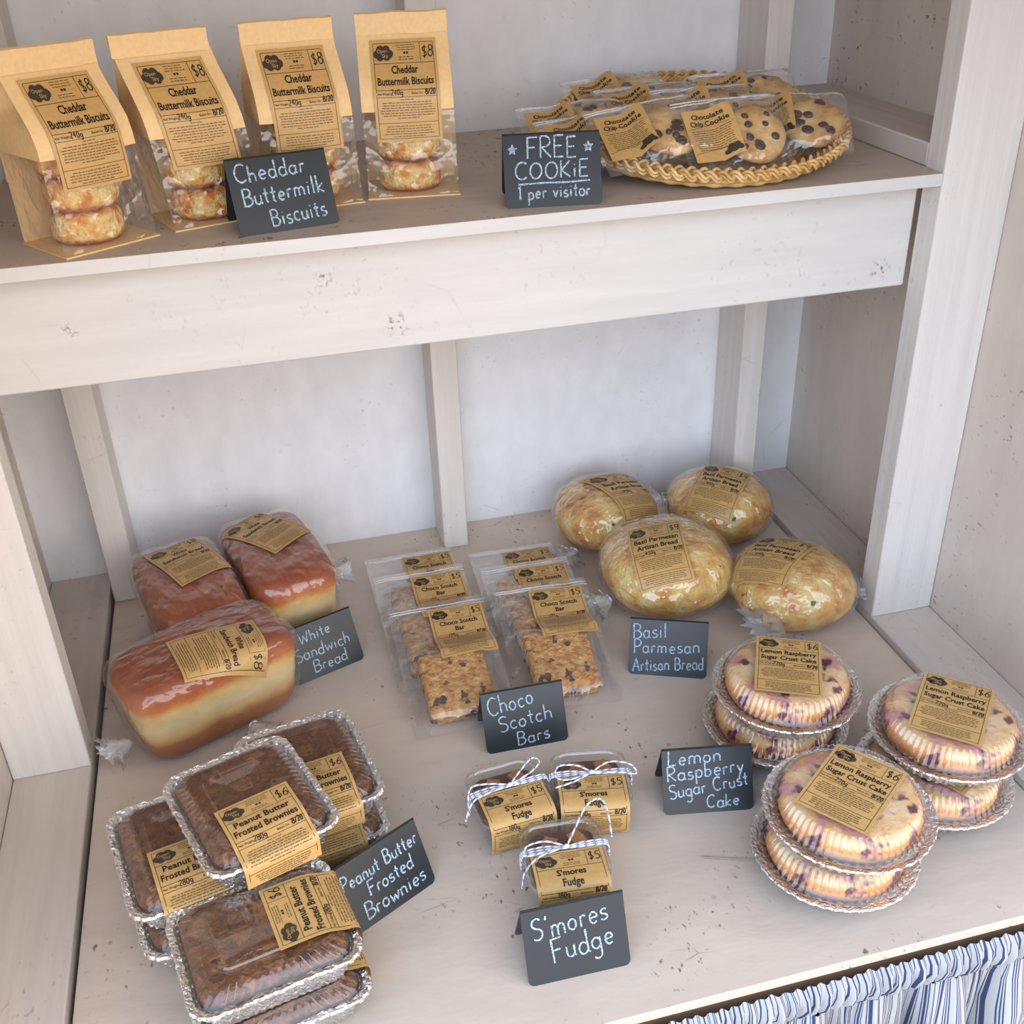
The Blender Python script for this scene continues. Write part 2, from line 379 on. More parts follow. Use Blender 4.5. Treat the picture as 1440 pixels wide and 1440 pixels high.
# ------------------------------------------------------------------ striped curtain below the counter
cu_ = thing('curtain', 'blue and white ticking striped curtain gathered below the counter front edge', 'curtain', (0, -0.9135, -0.0265))
def curtain():
    x0, x1 = XL + .01, XR - .005; n = 1500
    rows = [0.0125, 0.008, 0.0, -0.010, -0.02, -0.026]
    bul = [0.002, 0.010, 0.014, 0.013, 0.008, 0.002]
    mb = MB(); v = []; f = []; mi = []
    for j, (zz, bu) in enumerate(zip(rows, bul)):
        for i in range(n):
            x = x0 + (x1 - x0) * i / (n - 1)
            ph = 2 * pi * x / 0.0125 + 1.6 * nz(x, 0, 0, 25) + 0.35 * sin(zz * 160 + 6 * nz(x, 0, zz, 30))
            g = 0.0022 * sin(ph) + 0.002 * nz(x, zz, 0, 60)
            v.append((x + 0.006 * sin(zz * 70 + 4 * nz(x, 3, 0, 14)) * 0.5, -bu - g * (0.5 + bu / 0.014), zz + 0.0012 * sin(ph * .5)))
    arc = 0
    stripe = []
    for i in range(n - 1):
        x = x0 + (x1 - x0) * i / (n - 1)
        q = (x / 0.0052 + 0.4 * nz(x, 5, 0, 30)) % 1.0
        stripe.append(1 if (q < 0.16 or 0.24 < q < 0.36) else 0)
    for j in range(len(rows) - 1):
        for i in range(n - 1):
            f.append((j * n + i, j * n + i + 1, (j + 1) * n + i + 1, (j + 1) * n + i)); mi.append(stripe[i])
    mb.add(v, f, mi); mb.obj('gathered_heading', [MT['clothw'], MT['clothb']], cu_, 180)
    mb = MB(); v = []; f = []; mi = []; R_ = 14
    for j in range(R_):
        t = j / (R_ - 1); zz = -0.024 - 0.70 * t ** 1.3
        for i in range(n):
            x = x0 + (x1 - x0) * i / (n - 1)
            a = min(1, t * 6)
            g = 0.002 * (1 - a) * sin(2 * pi * x / 0.0125) + (0.003 + 0.016 * a) * (sin(2 * pi * x / 0.075 + 2.2 * nz(x, 1, t * .3, 8)) + 0.35 * sin(2 * pi * x / 0.031))
            v.append((x + 0.010 * a * sin(2 * pi * x / 0.075 + 1.0), -0.004 + g - 0.006 * a, zz))
    sl = []
    for i in range(n - 1):
        x = x0 + (x1 - x0) * i / (n - 1); q = (x / 0.0078) % 1.0
        sl.append(1 if (q < 0.10 or 0.18 < q < 0.34 or 0.42 < q < 0.52) else 0)
    for j in range(R_ - 1):
        for i in range(n - 1):
            f.append((j * n + i, j * n + i + 1, (j + 1) * n + i + 1, (j + 1) * n + i)); mi.append(sl[i])
    mb.add(v, f, mi); mb.obj('curtain_panel', [MT['clothw'], MT['clothb']], cu_, 180)
curtain()

# ------------------------------------------------------------------ writing: printed text and single-stroke handwriting
_tc = {}
def text2d(s, bold=0.0):
    """text as a flat mesh: unit letter height, left aligned; returns verts, faces, width"""
    key = (s, bold)
    if key in _tc: return _tc[key]
    cd = bpy.data.curves.new('text', 'FONT'); cd.body = s; cd.size = 1; cd.offset = bold; cd.resolution_u = 2
    o = bpy.data.objects.new('text', cd); COL.objects.link(o)
    dg = bpy.context.evaluated_depsgraph_get(); me = bpy.data.meshes.new_from_object(o.evaluated_get(dg))
    v = [(p.co.x, p.co.y) for p in me.vertices]; f = [tuple(p.vertices) for p in me.polygons]
    bpy.data.objects.remove(o); bpy.data.curves.remove(cd); bpy.data.meshes.remove(me)
    x0 = min(p[0] for p in v); v = [(x - x0, y) for x, y in v]; wd = max(p[0] for p in v)
    _tc[key] = (v, f, wd); return _tc[key]

def arc(cx, cy, rx, ry, a0, a1, n=10): return [(cx + rx * cos(radians(a0 + (a1 - a0) * i / n)), cy + ry * sin(radians(a0 + (a1 - a0) * i / n))) for i in range(n + 1)]
GL = {  # width, strokes; x-height 0.5, capitals 1.0
 'A': (.72, [[(0, 0), (.34, 1), (.68, 0)], [(.12, .36), (.56, .36)]]),
 'B': (.62, [[(.05, 1), (.05, 0)], [(.05, 1)] + arc(.25, .76, .28, .24, 90, -90) + [(.08, .52)] + arc(.28, .26, .32, .26, 90, -90) + [(.05, 0)]]),
 'C': (.68, [arc(.38, .5, .36, .5, 50, 310, 16)]),
 'E': (.55, [[(.5, 1), (.05, 1), (.05, 0), (.5, 0)], [(.05, .52), (.42, .52)]]),
 'F': (.55, [[(.55, 1), (.05, 1), (.05, 0)], [(.05, .52), (.42, .52)]]),
 'I': (.3, [[(.15, 1), (.15, 0)]]),
 'K': (.6, [[(.05, 1), (.05, 0)], [(.52, .95), (.08, .42), (.56, 0)]]),
 'L': (.55, [[(.08, 1), (.05, 0), (.5, .04)]]),
 'O': (.74, [arc(.37, .5, .33, .48, 90, 450, 20)]),
 'P': (.58, [[(.06, 1), (.06, 0)], [(.06, 1)] + arc(.24, .74, .3, .26, 90, -90) + [(.06, .48)]]),
 'R': (.62, [[(.06, 1), (.06, 0)], [(.06, 1)] + arc(.24, .75, .3, .25, 90, -90) + [(.1, .5), (.58, 0)]]),
 'S': (.58, [arc(.3, .76, .25, .23, 35, 250, 10) + arc(.28, .25, .27, .26, 80, -140, 10)]),
 'W': (.9, [[(0, 1), (.2, 0), (.44, .7), (.64, 0), (.88, 1)]]),
 'a': (.52, [arc(.23, .24, .21, .25, 40, 330, 12), [(.43, .5), (.43, .08), (.52, 0)]]),
 'b': (.5, [[(.05, 1), (.05, 0)], arc(.24, .25, .2, .25, 150, -150, 12)]),
 'c': (.45, [arc(.25, .25, .21, .25, 45, 315, 12)]),
 'd': (.52, [arc(.23, .24, .21, .25, 40, 330, 12), [(.44, 1), (.44, .06), (.52, 0)]]),
 'e': (.5, [[(.06, .25), (.42, .27)] + arc(.25, .25, .19, .25, 10, 315, 14)]),
 'f': (.36, [[(.38, .95), (.26, 1), (.17, .85), (.15, 0)], [(.0, .5), (.34, .5)]]),
 'g': (.52, [arc(.23, .26, .21, .24, 40, 330, 12), [(.44, .5), (.44, -.2)] + arc(.24, -.22, .2, .2, 0, -150, 8)]),
 'h': (.5, [[(.05, 1), (.05, 0)], [(.05, .3)] + arc(.24, .3, .19, .2, 150, 0, 8) + [(.44, 0)]]),
 'i': (.22, [[(.1, .5), (.1, 0)], [(.1, .7), (.1, .74)]]),
 'k': (.46, [[(.05, 1), (.05, 0)], [(.4, .5), (.07, .22), (.44, 0)]]),
 'l': (.22, [[(.1, 1), (.1, 0)]]),
 'm': (.78, [[(.05, .5), (.05, 0)], [(.05, .28)] + arc(.2, .3, .15, .2, 150, 0, 8) + [(.36, 0)], [(.36, .28)] + arc(.52, .3, .16, .2, 150, 0, 8) + [(.69, 0)]]),
 'n': (.5, [[(.05, .5), (.05, 0)], [(.05, .28)] + arc(.24, .3, .19, .2, 150, 0, 8) + [(.44, 0)]]),
 'o': (.5, [arc(.24, .25, .21, .25, 90, 450, 16)]),
 'p': (.5, [[(.05, .5), (.05, -.42)], arc(.24, .25, .2, .25, 150, -150, 12)]),
 'r': (.36, [[(.06, .5), (.06, 0)], [(.06, .28)] + arc(.2, .32, .15, .18, 150, 40, 6)]),
 's': (.42, [arc(.22, .38, .16, .12, 40, 250, 8) + arc(.2, .13, .18, .13, 80, -150, 8)]),
 't': (.36, [[(.17, .85), (.17, .08), (.28, 0)], [(.0, .55), (.34, .55)]]),
 'u': (.5, [[(.05, .5)] + arc(.23, .2, .18, .2, 180, 340, 8), [(.43, .5), (.43, .06), (.5, 0)]]),
 'v': (.44, [[(.02, .5), (.2, 0), (.4, .5)]]),
 'w': (.64, [[(.02, .5), (.16, 0), (.32, .4), (.46, 0), (.62, .5)]]),
 'y': (.48, [[(.04, .5), (.22, .06)], [(.42, .5), (.1, -.42)]]),
 "'": (.16, [[(.1, 1), (.06, .82)]]), ' ': (.34, []),
 '$': (.5, [arc(.25, .7, .2, .2, 40, 250, 8) + arc(.23, .28, .21, .22, 80, -140, 8), [(.25, 1.05), (.25, -.08)]]),
 '0': (.5, [arc(.24, .5, .2, .5, 90, 450, 16)]), '1': (.3, [[(.04, .8), (.18, 1), (.18, 0)]]),
 '2': (.52, [arc(.24, .74, .2, .26, 160, -30, 8) + [(.04, 0), (.48, .02)]]),
 '4': (.52, [[(.36, 0), (.36, 1), (.03, .34), (.48, .34)]]),
 '5': (.52, [[(.46, 1), (.1, 1), (.08, .58)] + arc(.22, .32, .24, .3, 110, -140, 10)]),
 '6': (.52, [[(.4, .98), (.1, .5)] + arc(.26, .26, .2, .25, 160, 510, 14)]),
 '8': (.5, [arc(.25, .76, .18, .22, -90, 270, 12) + arc(.25, .27, .22, .27, 90, -270, 14)]),
 '9': (.5, [arc(.23, .7, .19, .25, 10, 370, 14) + [(.4, .0)]]),
 '/': (.36, [[(.02, -.05), (.34, 1.0)]]),
 '*': (.8, [[(.4 + .42 * sin(2 * pi * i * 2 / 5), .5 + .48 * cos(2 * pi * i * 2 / 5)) for i in range(6)]]),
}
def hand(s, x, y, size, ang=0, squeeze=1.0, jitter=0.02, seed=1, wd=None):
    """handwriting as polylines; (x, y) is the left end of the baseline"""
    rd = random.Random(seed); out = []; cx = 0
    tot = sum(GL[c][0] + .12 for c in s) * size
    if wd: squeeze = wd / tot
    ca, sa = cos(radians(ang)), sin(radians(ang))
    for c in s:
        w_, st = GL[c]; dy = rd.uniform(-jitter, jitter) * 2; sc_ = 1 + rd.uniform(-.05, .05)
        for pl in st:
            pts = []
            for (px, py) in pl:
                X = (cx + px * sc_ + 0.06 * py) * size * squeeze; Y = (py * sc_ + dy) * size
                pts.append((x + X * ca - Y * sa, y + X * sa + Y * ca))
            out.append(pts)
        cx += w_ + .12
    return out
def ribbon(pts, wd, rd=None):
    """flat strip along a polyline in 2D"""
    P = []
    for i in range(len(pts) - 1):
        a, b_ = pts[i], pts[i + 1]; d = math.hypot(b_[0] - a[0], b_[1] - a[1]); m_ = max(2, int(d / (wd * 1.5)))
        for q in range(m_): P.append((a[0] + (b_[0] - a[0]) * q / m_, a[1] + (b_[1] - a[1]) * q / m_))
    P.append(pts[-1]); v = []; f = []
    for i, p in enumerate(P):
        a, b_ = P[max(0, i - 1)], P[min(len(P) - 1, i + 1)]; dx, dy = b_[0] - a[0], b_[1] - a[1]; L = math.hypot(dx, dy) or 1
        h = wd / 2 * (1 + (rd.uniform(-.25, .25) if rd else 0))
        v += [(p[0] - dy / L * h, p[1] + dx / L * h), (p[0] + dy / L * h, p[1] - dx / L * h)]
    for i in range(len(P) - 1): f.append((2 * i, 2 * i + 1, 2 * i + 3, 2 * i + 2))
    return v, f

# ------------------------------------------------------------------ kraft labels
LW, LH = 0.0735, 0.1015
def label_items(title, price, weight, date, seed):
    """list of (verts2d, faces, material, layer); u to the right from the centre, v up from the top edge (negative down)"""
    it = []; wd, h = LW, LH; rd = random.Random(seed)
    def rect(x0, x1, y0, y1, mi, ly=1): it.append(([(x0, y0), (x1, y0), (x1, y1), (x0, y1)], [(0, 1, 2, 3)], mi, ly))
    def hline(x0, x1, y, t=.00045, mi=1):
        n_ = 8
        for q in range(n_): rect(x0 + (x1 - x0) * q / n_, x0 + (x1 - x0) * (q + 1) / n_, y - t / 2, y + t / 2, mi)
    def vline(x, y0, y1, t=.00045):
        n_ = max(1, int(abs(y1 - y0) / .008))
        for q in range(n_): rect(x - t / 2, x + t / 2, y0 + (y1 - y0) * q / n_, y0 + (y1 - y0) * (q + 1) / n_, 1)
    def txt(s, x, y, size, bold=0, align='c', mi=1, fit=None, ly=2):
        v, f, tw = text2d(s, bold); k_ = size; sx = k_
        if fit: sx = fit / tw
        o = x - (tw * sx / 2 if align == 'c' else tw * sx if align == 'r' else 0)
        it.append(([(o + a * sx, y + b_ * k_) for a, b_ in v], f, mi, ly))
    def greek(x0, x1, y, mi=2, th=.0009, centre=True):
        x = x0
        while x < x1 - .001:
            wl_ = min(rd.uniform(.0018, .006), x1 - x); rect(x, x + wl_, y - th / 2, y + th / 2, mi); x += wl_ + .0009
    a = wd / 2 - .0035; T, B = -.0035, -h + .0035
    hline(-a, a, T); hline(-a, a, B); vline(-a, T, B); vline(a, T, B)
    y1, y2, y3, y4 = -.0225, -.0475, -.0545, -.0815
    for y in (y1, y2, y3, y4): hline(-a, a, y)
    vline(.0185, T, y1)
    # cloud logo
    cx, cy = -.0225, -.0128
    for dx, dy, r in ((0, 0, .0058), (-.0065, -.001, .0042), (.0065, -.0008, .0044), (-.003, .0035, .0042), (.0035, .0035, .0040), (-.0035, -.0036, .0038), (.0038, -.0036, .0038)):
        it.append(([(cx + dx + r * 1.05 * cos(2 * pi * i / 16), cy + dy + r * .95 * sin(2 * pi * i / 16)) for i in range(16)], [tuple(range(16))], 3, 2))
    txt('Open', cx - .001, cy + .0003, .0050, 0.0, mi=0, ly=3); txt('Sky', cx + .002, cy - .0042, .0050, 0.0, mi=0, ly=3)
    for q in range(3): greek(-.0085 + rd.uniform(0, .002), .014 - rd.uniform(0, .002), -.0058 - q * .0022, th=.0007)
    rect(.0000, .0022, -.0142, -.0122, 1); rect(.0030, .0052, -.0142, -.0122, 1)
    for q in range(2): greek(-.006, .011, -.0170 - q * .0022, th=.0007)
    for st in hand(price, .0205, -.0175, .0105, 0, 1.0, .03, seed): it.append((*ribbon(st, .0010), 1, 2))
    lens = [len(s) for s in title]; mx = max(lens)
    for q, s in enumerate(title):
        fit = min(.062, .0040 * len(s) * 1.05); txt(s, 0, -.0318 - q * .0108, .0102, .022, fit=fit)
    txt('Net Weight:', -a + .001, -.0520, .0030, 0.01, 'l', 1); txt('Baked On:', .0055, -.0520, .0030, 0.01, 'l', 1)
    if weight:
        for st in hand(weight, -.0175, -.0526, .0055, 0, 1.0, .05, seed + 1): it.append((*ribbon(st, .0008), 1, 2))
    for st in hand(date, .0205, -.0526, .0055, 0, .9, .05, seed + 2): it.append((*ribbon(st, .0010), 1, 2))
    greek(-.007, .007, -.0572, th=.0008)
    for q in range(7):
        s_ = rd.uniform(.0, .004) if q < 6 else .018
        greek(-a + .003 + s_, a - .003 - s_, -.0602 - q * .0027)
    for q in range(5):
        s_ = rd.uniform(.002, .006) if q < 4 else .013
        greek(-a + .003 + s_, a - .003 - s_, -.0850 - q * .0027)
    return it
def cookie_items(seed):
    it = []; rd = random.Random(seed); wd, h = .052, .064
    def rect(x0, x1, y0, y1, mi): it.append(([(x0, y0), (x1, y0), (x1, y1), (x0, y1)], [(0, 1, 2, 3)], mi, 1))
    for q, s in enumerate(('Chocolate', 'Chip Cookie')):
        v, f, tw = text2d(s, .022); fit = .033 if q == 0 else .040; k_ = fit / tw
        it.append(([(-fit / 2 + a * k_, -.0120 - q * .0085 + b_ * .0085) for a, b_ in v], f, 1, 2))
    rect(-.024, .024, -.0242, -.0238, 1); rect(-.024, .024, -.0542, -.0538, 1)
    for q in range(10):
        x = -.021 + rd.uniform(0, .004); x1 = .021 - rd.uniform(0, .004)
        while x < x1:
            wl_ = min(rd.uniform(.002, .006), x1 - x + .0005); rect(x, x + wl_, -.0270 - q * .0026, -.0261 - q * .0026, 2); x += wl_ + .0009
    for dx, dy, r in ((0, 0, .005), (-.005, -.001, .0036), (.0055, -.001, .0036), (-.002, .003, .0036), (.003, .003, .0034)):
        it.append(([(.016 + dx + r * cos(2 * pi * i / 14), -.056 + dy + r * .8 * sin(2 * pi * i / 14)) for i in range(14)], [tuple(range(14))], 3, 2))
    return it
KINDS = {'biscuit': (('Cheddar', 'Buttermilk Biscuits'), '$8', '240g', '8/20'), 'bar': (('Choco Scotch', 'Bar'), '$5', '125g', '8/20'),
         'fudge': (("S'mores", 'Fudge'), '$5', '180g', '8/20'), 'basil': (('Basil Parmesan', 'Artisan Bread'), '$9', '450g', '8/20'),
         'bread': (('White', 'Sandwich Bread'), '$8', '', '8/20'), 'cake': (('Lemon Raspberry', 'Sugar Crust Cake'), '$6', '220g', '8/20'),
         'brownie': (('Peanut Butter', 'Frosted Brownies'), '$6', '280g', '8/20')}
def make_label(kind, fn, parent, seed=1, vmax=1.0, nx=10, ny=16):
    """paper label laid on a surface; fn(u, v) gives point and normal for u across and v down, in metres"""
    if kind == 'cookie': it, wd, h = cookie_items(seed), .052, .064
    else: it, wd, h = label_items(*KINDS[kind], seed), LW, LH
    hv = h * vmax; mb = MB(); off = .0007
    G = [[fn(-wd / 2 + wd * i / nx, hv * j / ny) for i in range(nx + 1)] for j in range(ny + 1)]
    def at(x, y, o):
        a = min(max((x + wd / 2) / wd * nx, 0), nx - 1e-6); b_ = min(max(y / hv * ny, 0), ny - 1e-6)
        i, j = int(a), int(b_); p, q = a - i, b_ - j
        L = lambda k_: (G[j][i][k_] * (1 - p) + G[j][i + 1][k_] * p) * (1 - q) + (G[j + 1][i][k_] * (1 - p) + G[j + 1][i + 1][k_] * p) * q
        return L(0) + L(1).normalized() * o
    v = [G[j][i][0] + G[j][i][1] * off for j in range(ny + 1) for i in range(nx + 1)]; f = []
    for j in range(ny):
        for i in range(nx): f.append((j * (nx + 1) + i, (j + 1) * (nx + 1) + i, (j + 1) * (nx + 1) + i + 1, j * (nx + 1) + i + 1))
    mb.add(v, f, 0)
    for vv, ff, mi, ly in it:
        if min(p[1] for p in vv) < -hv + .001: continue
        mb.add([at(x, -y, off + .00025 + .00018 * ly) for (x, y) in vv], ff, mi)
    return mb.obj('label', [MT['kraft'], MT['ink'], MT['fineprint'], MT['logo']], parent, 180)

def path_fn(pts, x0=0.0):
    """label fn along a profile of (y, z) points in the yz plane"""
    P = [Vector((0, a, b_)) for a, b_ in pts]; L = [0]
    for i in range(1, len(P)): L.append(L[-1] + (P[i] - P[i - 1]).length)
    def fn(u, v):
        i = 0
        while i < len(P) - 2 and v > L[i + 1]: i += 1
        d = (P[i + 1] - P[i]).normalized(); q = P[i] + d * (v - L[i])
        # smooth normal
        nrm = Vector((0, -d.z, d.y))
        if nrm.dot(Vector((0, -.6, .8))) < 0: nrm = -nrm
        return Vector((u + x0, q.y, q.z)), nrm
    return fn
def smooth_path(pts, n=6):
    out = []
    for i in range(len(pts) - 1):
        p0, p1, p2, p3 = pts[max(0, i - 1)], pts[i], pts[i + 1], pts[min(len(pts) - 1, i + 2)]
        for q in range(n):
            t = q / n
            out.append(tuple(.5 * (2 * p1[k_] + (p2[k_] - p0[k_]) * t + (2 * p0[k_] - 5 * p1[k_] + 4 * p2[k_] - p3[k_]) * t * t + (3 * p1[k_] - p0[k_] - 3 * p2[k_] + p3[k_]) * t ** 3) for k_ in range(len(p1))))
    out.append(tuple(pts[-1])); return out

# ------------------------------------------------------------------ chalk signs
def chalk_sign(label, loc, yaw, lines, group=None):
    t = thing('chalkboard_sign', label, 'sign', loc, radians(yaw), 'little folded chalkboard signs')
    hw, ln, sp_, ht, th = .05, .0745, .031, .068, .0016
    def pan(front):
        r = .006; out = []
        for (cx, a0) in ((hw - r, -90), (-hw + r, 180)):
            for q in range(6):
                a = radians(a0 + (90 * q / 5)); out.append((cx + r * cos(a), r + r * sin(a)))
        # order: right-bottom corner then left-bottom corner -> build explicit loop
        rb = [(hw - r + r * cos(radians(-90 + 18 * q)), r + r * sin(radians(-90 + 18 * q))) for q in range(6)]
        lb = [(-hw + r + r * cos(radians(180 + 18 * q)), r + r * sin(radians(180 + 18 * q))) for q in range(6)]
        loop = lb + rb + [(hw, ln), (-hw, ln)]
        s_ = -1 if front else 1
        nrm = Vector((0, s_ * ht, sp_)).normalized()
        def mp(u, v, o): return Vector((u, s_ * sp_ * (1 - v / ln), ht * v / ln)) + nrm * o
        mb = MB(); n_ = len(loop)
        vs = [mp(u, v, 0) for u, v in loop] + [mp(u, v, -th) for u, v in loop]
        fs = [tuple(range(n_)), tuple(range(2 * n_ - 1, n_ - 1, -1))] + [((i + 1) % n_, i, n_ + i, n_ + (i + 1) % n_) for i in range(n_)]
        if not front: fs = [tuple(reversed(q)) for q in fs]
        mb.add(vs, fs, 0)
        if front:
            rd = random.Random(len(label))
            for st in lines:
                v, f = ribbon(st, .00165, rd); mb.add([mp(u, v_, .0004) for u, v_ in v], [tuple(reversed(q)) for q in f], 1)
        return mb
    pan(True).obj('front_panel', [MT['board'], MT['chalk']], t, 30)
    pan(False).obj('back_panel', MT['board'], t, 30)
    return t
S_ = hand
chalk_sign('chalkboard sign reading Cheddar Buttermilk Biscuits on the upper shelf', (-.1675, -.3695, H), 10.2,
           S_('Cheddar', -.043, .050, .0165, 3, wd=.072, seed=2) + S_('Buttermilk', -.040, .028, .0165, 3, wd=.083, seed=3) + S_('Biscuits', -.017, .006, .0165, 4, wd=.058, seed=4))
chalk_sign('chalkboard sign reading FREE COOKIE with two stars on the upper shelf', (.1114, -.3800, H), -10,
           S_('FREE', -.026, .0485, .0205, 1, wd=.054, seed=5) + S_('COOKiE', -.039, .0280, .0165, 1, wd=.078, seed=6) + S_('*', -.045, .053, .011, 0, seed=7) + S_('*', .033, .053, .011, 0, seed=8)
           + [[(-.036, .0235), (-.01, .0242), (.015, .0238), (.038, .0248)]] + S_('1 per visitor', -.037, .0085, .0135, 1, wd=.076, seed=9))
chalk_sign('chalkboard sign reading White Sandwich Bread beside the loaves', (-.1946, -.297, 0), 20,
           S_('White', -.028, .049, .0150, 4, wd=.046, seed=10) + S_('Sandwich', -.040, .028, .0165, 1, wd=.080, seed=11) + S_('Bread', -.020, .008, .0155, 1, wd=.050, seed=12))
chalk_sign('chalkboard sign reading Choco Scotch Bars in front of the bar pouches', (.029, -.507, 0), -1.2,
           S_('Choco', -.042, .045, .0210, 8, wd=.058, seed=13) + S_('Scotch', -.032, .024, .0180, 6, wd=.068, seed=14) + S_('Bars', -.012, .004, .0165, 4, wd=.042, seed=15))
chalk_sign('chalkboard sign reading Basil Parmesan Artisan Bread before the round breads', (.247, -.432, 0), -23.4,
           S_('Basil', -.045, .047, .0190, 6, wd=.045, seed=16) + S_('Parmesan', -.044, .0275, .0180, 4, wd=.086, seed=17) + S_('Artisan Bread', -.044, .0045, .0165, 5, wd=.092, seed=18))
chalk_sign('chalkboard sign reading Lemon Raspberry Sugar Crust Cake beside the round cakes', (.198, -.665, 0), -10.8,
           S_('Lemon', -.044, .055, .0165, 3, wd=.062, seed=19) + S_('Raspberry', -.045, .037, .0160, 5, wd=.088, seed=20) + S_('Sugar Crust', -.043, .018, .0155, 7, wd=.090, seed=21) + S_('Cake', -.002, .005, .0145, 3, wd=.038, seed=22))
chalk_sign('chalkboard sign reading Peanut Butter Frosted Brownies behind the brownie trays', (-.1755, -.7015, 0), 27.5,
           S_('Peanut Butter', -.047, .046, .0150, 2, wd=.094, seed=23) + S_('Frosted', -.022, .028, .0150, 1, wd=.056, seed=24) + S_('Brownies', -.033, .008, .0165, 1, wd=.076, seed=25))
chalk_sign("chalkboard sign reading S'mores Fudge nearest the counter front", (-.006, -.824, 0), -1.2,
           S_("S'mores", -.041, .043, .0215, 5, wd=.077, seed=26) + S_('Fudge', -.024, .018, .0225, 7, wd=.064, seed=27))

# ------------------------------------------------------------------ cheddar biscuits in window bags
def biscuit_mesh(seed):
    mb = MB(); n_ = 40; R, hh = .0345, .031; rings = []
    prof = [(0.0, 0), (.55, 0), (.88, .001), (.97, .005), (1.0, .011), (.99, .019), (.955, .0265), (.86, .0305), (.55, .032), (.2, .0325)]
    for (q, z) in prof[1:]:
        ring = []
        for i in range(n_):
            a = 2 * pi * i / n_; k_ = 1 + .05 * nz(cos(a), sin(a), z * 20, 1.6, seed) + .03 * nz(cos(a), sin(a), z * 120, 4, seed)
            ring.append((R * q * k_ * cos(a), R * q * k_ * sin(a), z + .003 * nz(cos(a) * q, sin(a) * q, 0, 2.2, seed + 3) * (1 if z > .02 else .2)))
        rings.append(ring)
    mb.loft(rings, True, True); return mb
ords = ['lowest', 'middle', 'upper', 'topmost']
def biscuit_bag(label, where, loc, yaw, lean, seed, nb, lx=0.0):
    t = thing('biscuit_bag', label, 'bag', loc, radians(yaw), 'kraft bags of cheddar biscuits')
    wd, dp, ht = .097, .080, .177
    SS = [0, .04, .15, .3, .42, .5, .56, .64, .72, .8, .87, .93, 1.0]
    def depth(s):
        if s < .56: return dp
        q = min(1, (s - .56) / .38); q = q * q * (3 - 2 * q); return dp * (1 - q) + .004 * q
    def cen(s): return lean * (s ** 1.5)
    def yf(s, u=0): return cen(s) - depth(s) / 2 - .0045 * sin(pi * min(1, s * 1.25)) * cos(pi * u / wd) + .0012 * nz(u * 40, s * 6, 0, 1, seed)
    def ring(s, z=None):
        hw = wd / 2 * (1 - .03 * s); d = depth(s); c = cen(s); z = s * ht if z is None else z
        g = hw - max(0, (dp - d)) * .42
        F = [(-hw + 2 * hw * i / 10, yf(s, -hw + 2 * hw * i / 10), z) for i in range(11)]
        o = lx * (z / ht) ** 1.3
        return [(x + o, y, q) for x, y, q in F], (g + o, c, z), [(hw - 2 * hw * i / 6 + o, c + d / 2, z) for i in range(7)], (-g + o, c, z)
    # paper: back, upper front and sides, bottom with a small lip
    mb = MB(); R = [ring(s) for s in SS]
    mb.loft([r[2] for r in R], closed=False)
    up = [r for r, s in zip(R, SS) if s >= .5]
    mb.loft([r[0] for r in up], closed=False)
    mb.loft([[r[0][-1], r[1], r[2][0]] for r in up], closed=False); mb.loft([[r[2][-1], r[3], r[0][0]] for r in up], closed=False)
    mb.box(-wd / 2 - .001, wd / 2 + .001, -dp / 2 - .005, dp / 2 + .001, .0002, .0018)
    # folded-over top flap
    fl = []
    for (dz, dy) in ((.0, .0), (.0025, -.001), (.001, -.004), (-.010, -.0042), (-.019, -.0044)):
        fl.append([(lx - wd * .487 + wd * .974 * i / 10, yf(1, 0) + dy - .0006 + .001 * nz(i, dz * 80, 0, .6, seed), ht + dz + .0012 * nz(i, 2, 0, .5, seed)) for i in range(11)])
    mb.loft(fl, closed=False)
    mb.obj('paper_panel', MT['bagpaper'], t, 40)
    mb = MB(); lo = [r for r, s in zip(R, SS) if s <= .5]; lo[0] = ring(0, .0019)
    mb.loft([r[0] for r in lo], closed=False); mb.loft([[r[0][-1], r[1], r[2][0]] for r in lo], closed=False); mb.loft([[r[2][-1], r[3], r[0][0]] for r in lo], closed=False)
    mb.obj('window_film', MT['film'], t, 50)
    def fn(u, v):
        u *= .93; z = .153 - v * .93; s = max(0, z / ht); return Vector((u + lx * s ** 1.3, yf(s, u) - .0006, z)), Vector((0, -1, .1)).normalized()
    make_label('biscuit', fn, t, seed)
    rot = Matrix.Rotation(radians(yaw), 3, 'Z'); rd = random.Random(seed)
    for q in range(nb):
        o = biscuit_mesh(seed * 5 + q).obj('cheddar_biscuit', MT['biscuit'], None, 60)
        p = rot @ Vector((rd.uniform(-.003, .003) + lx * (.0022 + q * .0325) / ht * .8, -.001 + rd.uniform(-.0015, .0015), .0022 + q * .0325))
        o.location = Vector(loc) + p; o.rotation_euler = (rd.uniform(-.02, .02), rd.uniform(-.02, .02), rd.uniform(0, 6))
        nm = 'topmost' if (q == nb - 1) else ords[q]
        tag(o, '%s cheddar biscuit of the stack inside %s' % (nm, where), 'biscuit', 'cheddar biscuits in window bags')
biscuit_bag('kraft window bag of cheddar biscuits at the left end of the shelf', 'the leftmost window bag', (-.354, -.363, H), 33, .0, 11, 3, -.006)
biscuit_bag('second kraft window bag of biscuits from the left end of the shelf', 'the second window bag from the left', (-.240, -.311, H), 18, .006, 12, 3, -.020)
biscuit_bag('kraft window bag of biscuits standing partly behind the Cheddar Buttermilk Biscuits sign', 'the window bag behind the biscuit sign', (-.133, -.285, H), 8, .006, 13, 3, -.003)
biscuit_bag('rightmost kraft window bag of biscuits, right of the Cheddar Buttermilk Biscuits sign', 'the rightmost window bag', (-.018, -.277, H), -8, .006, 14, 3)

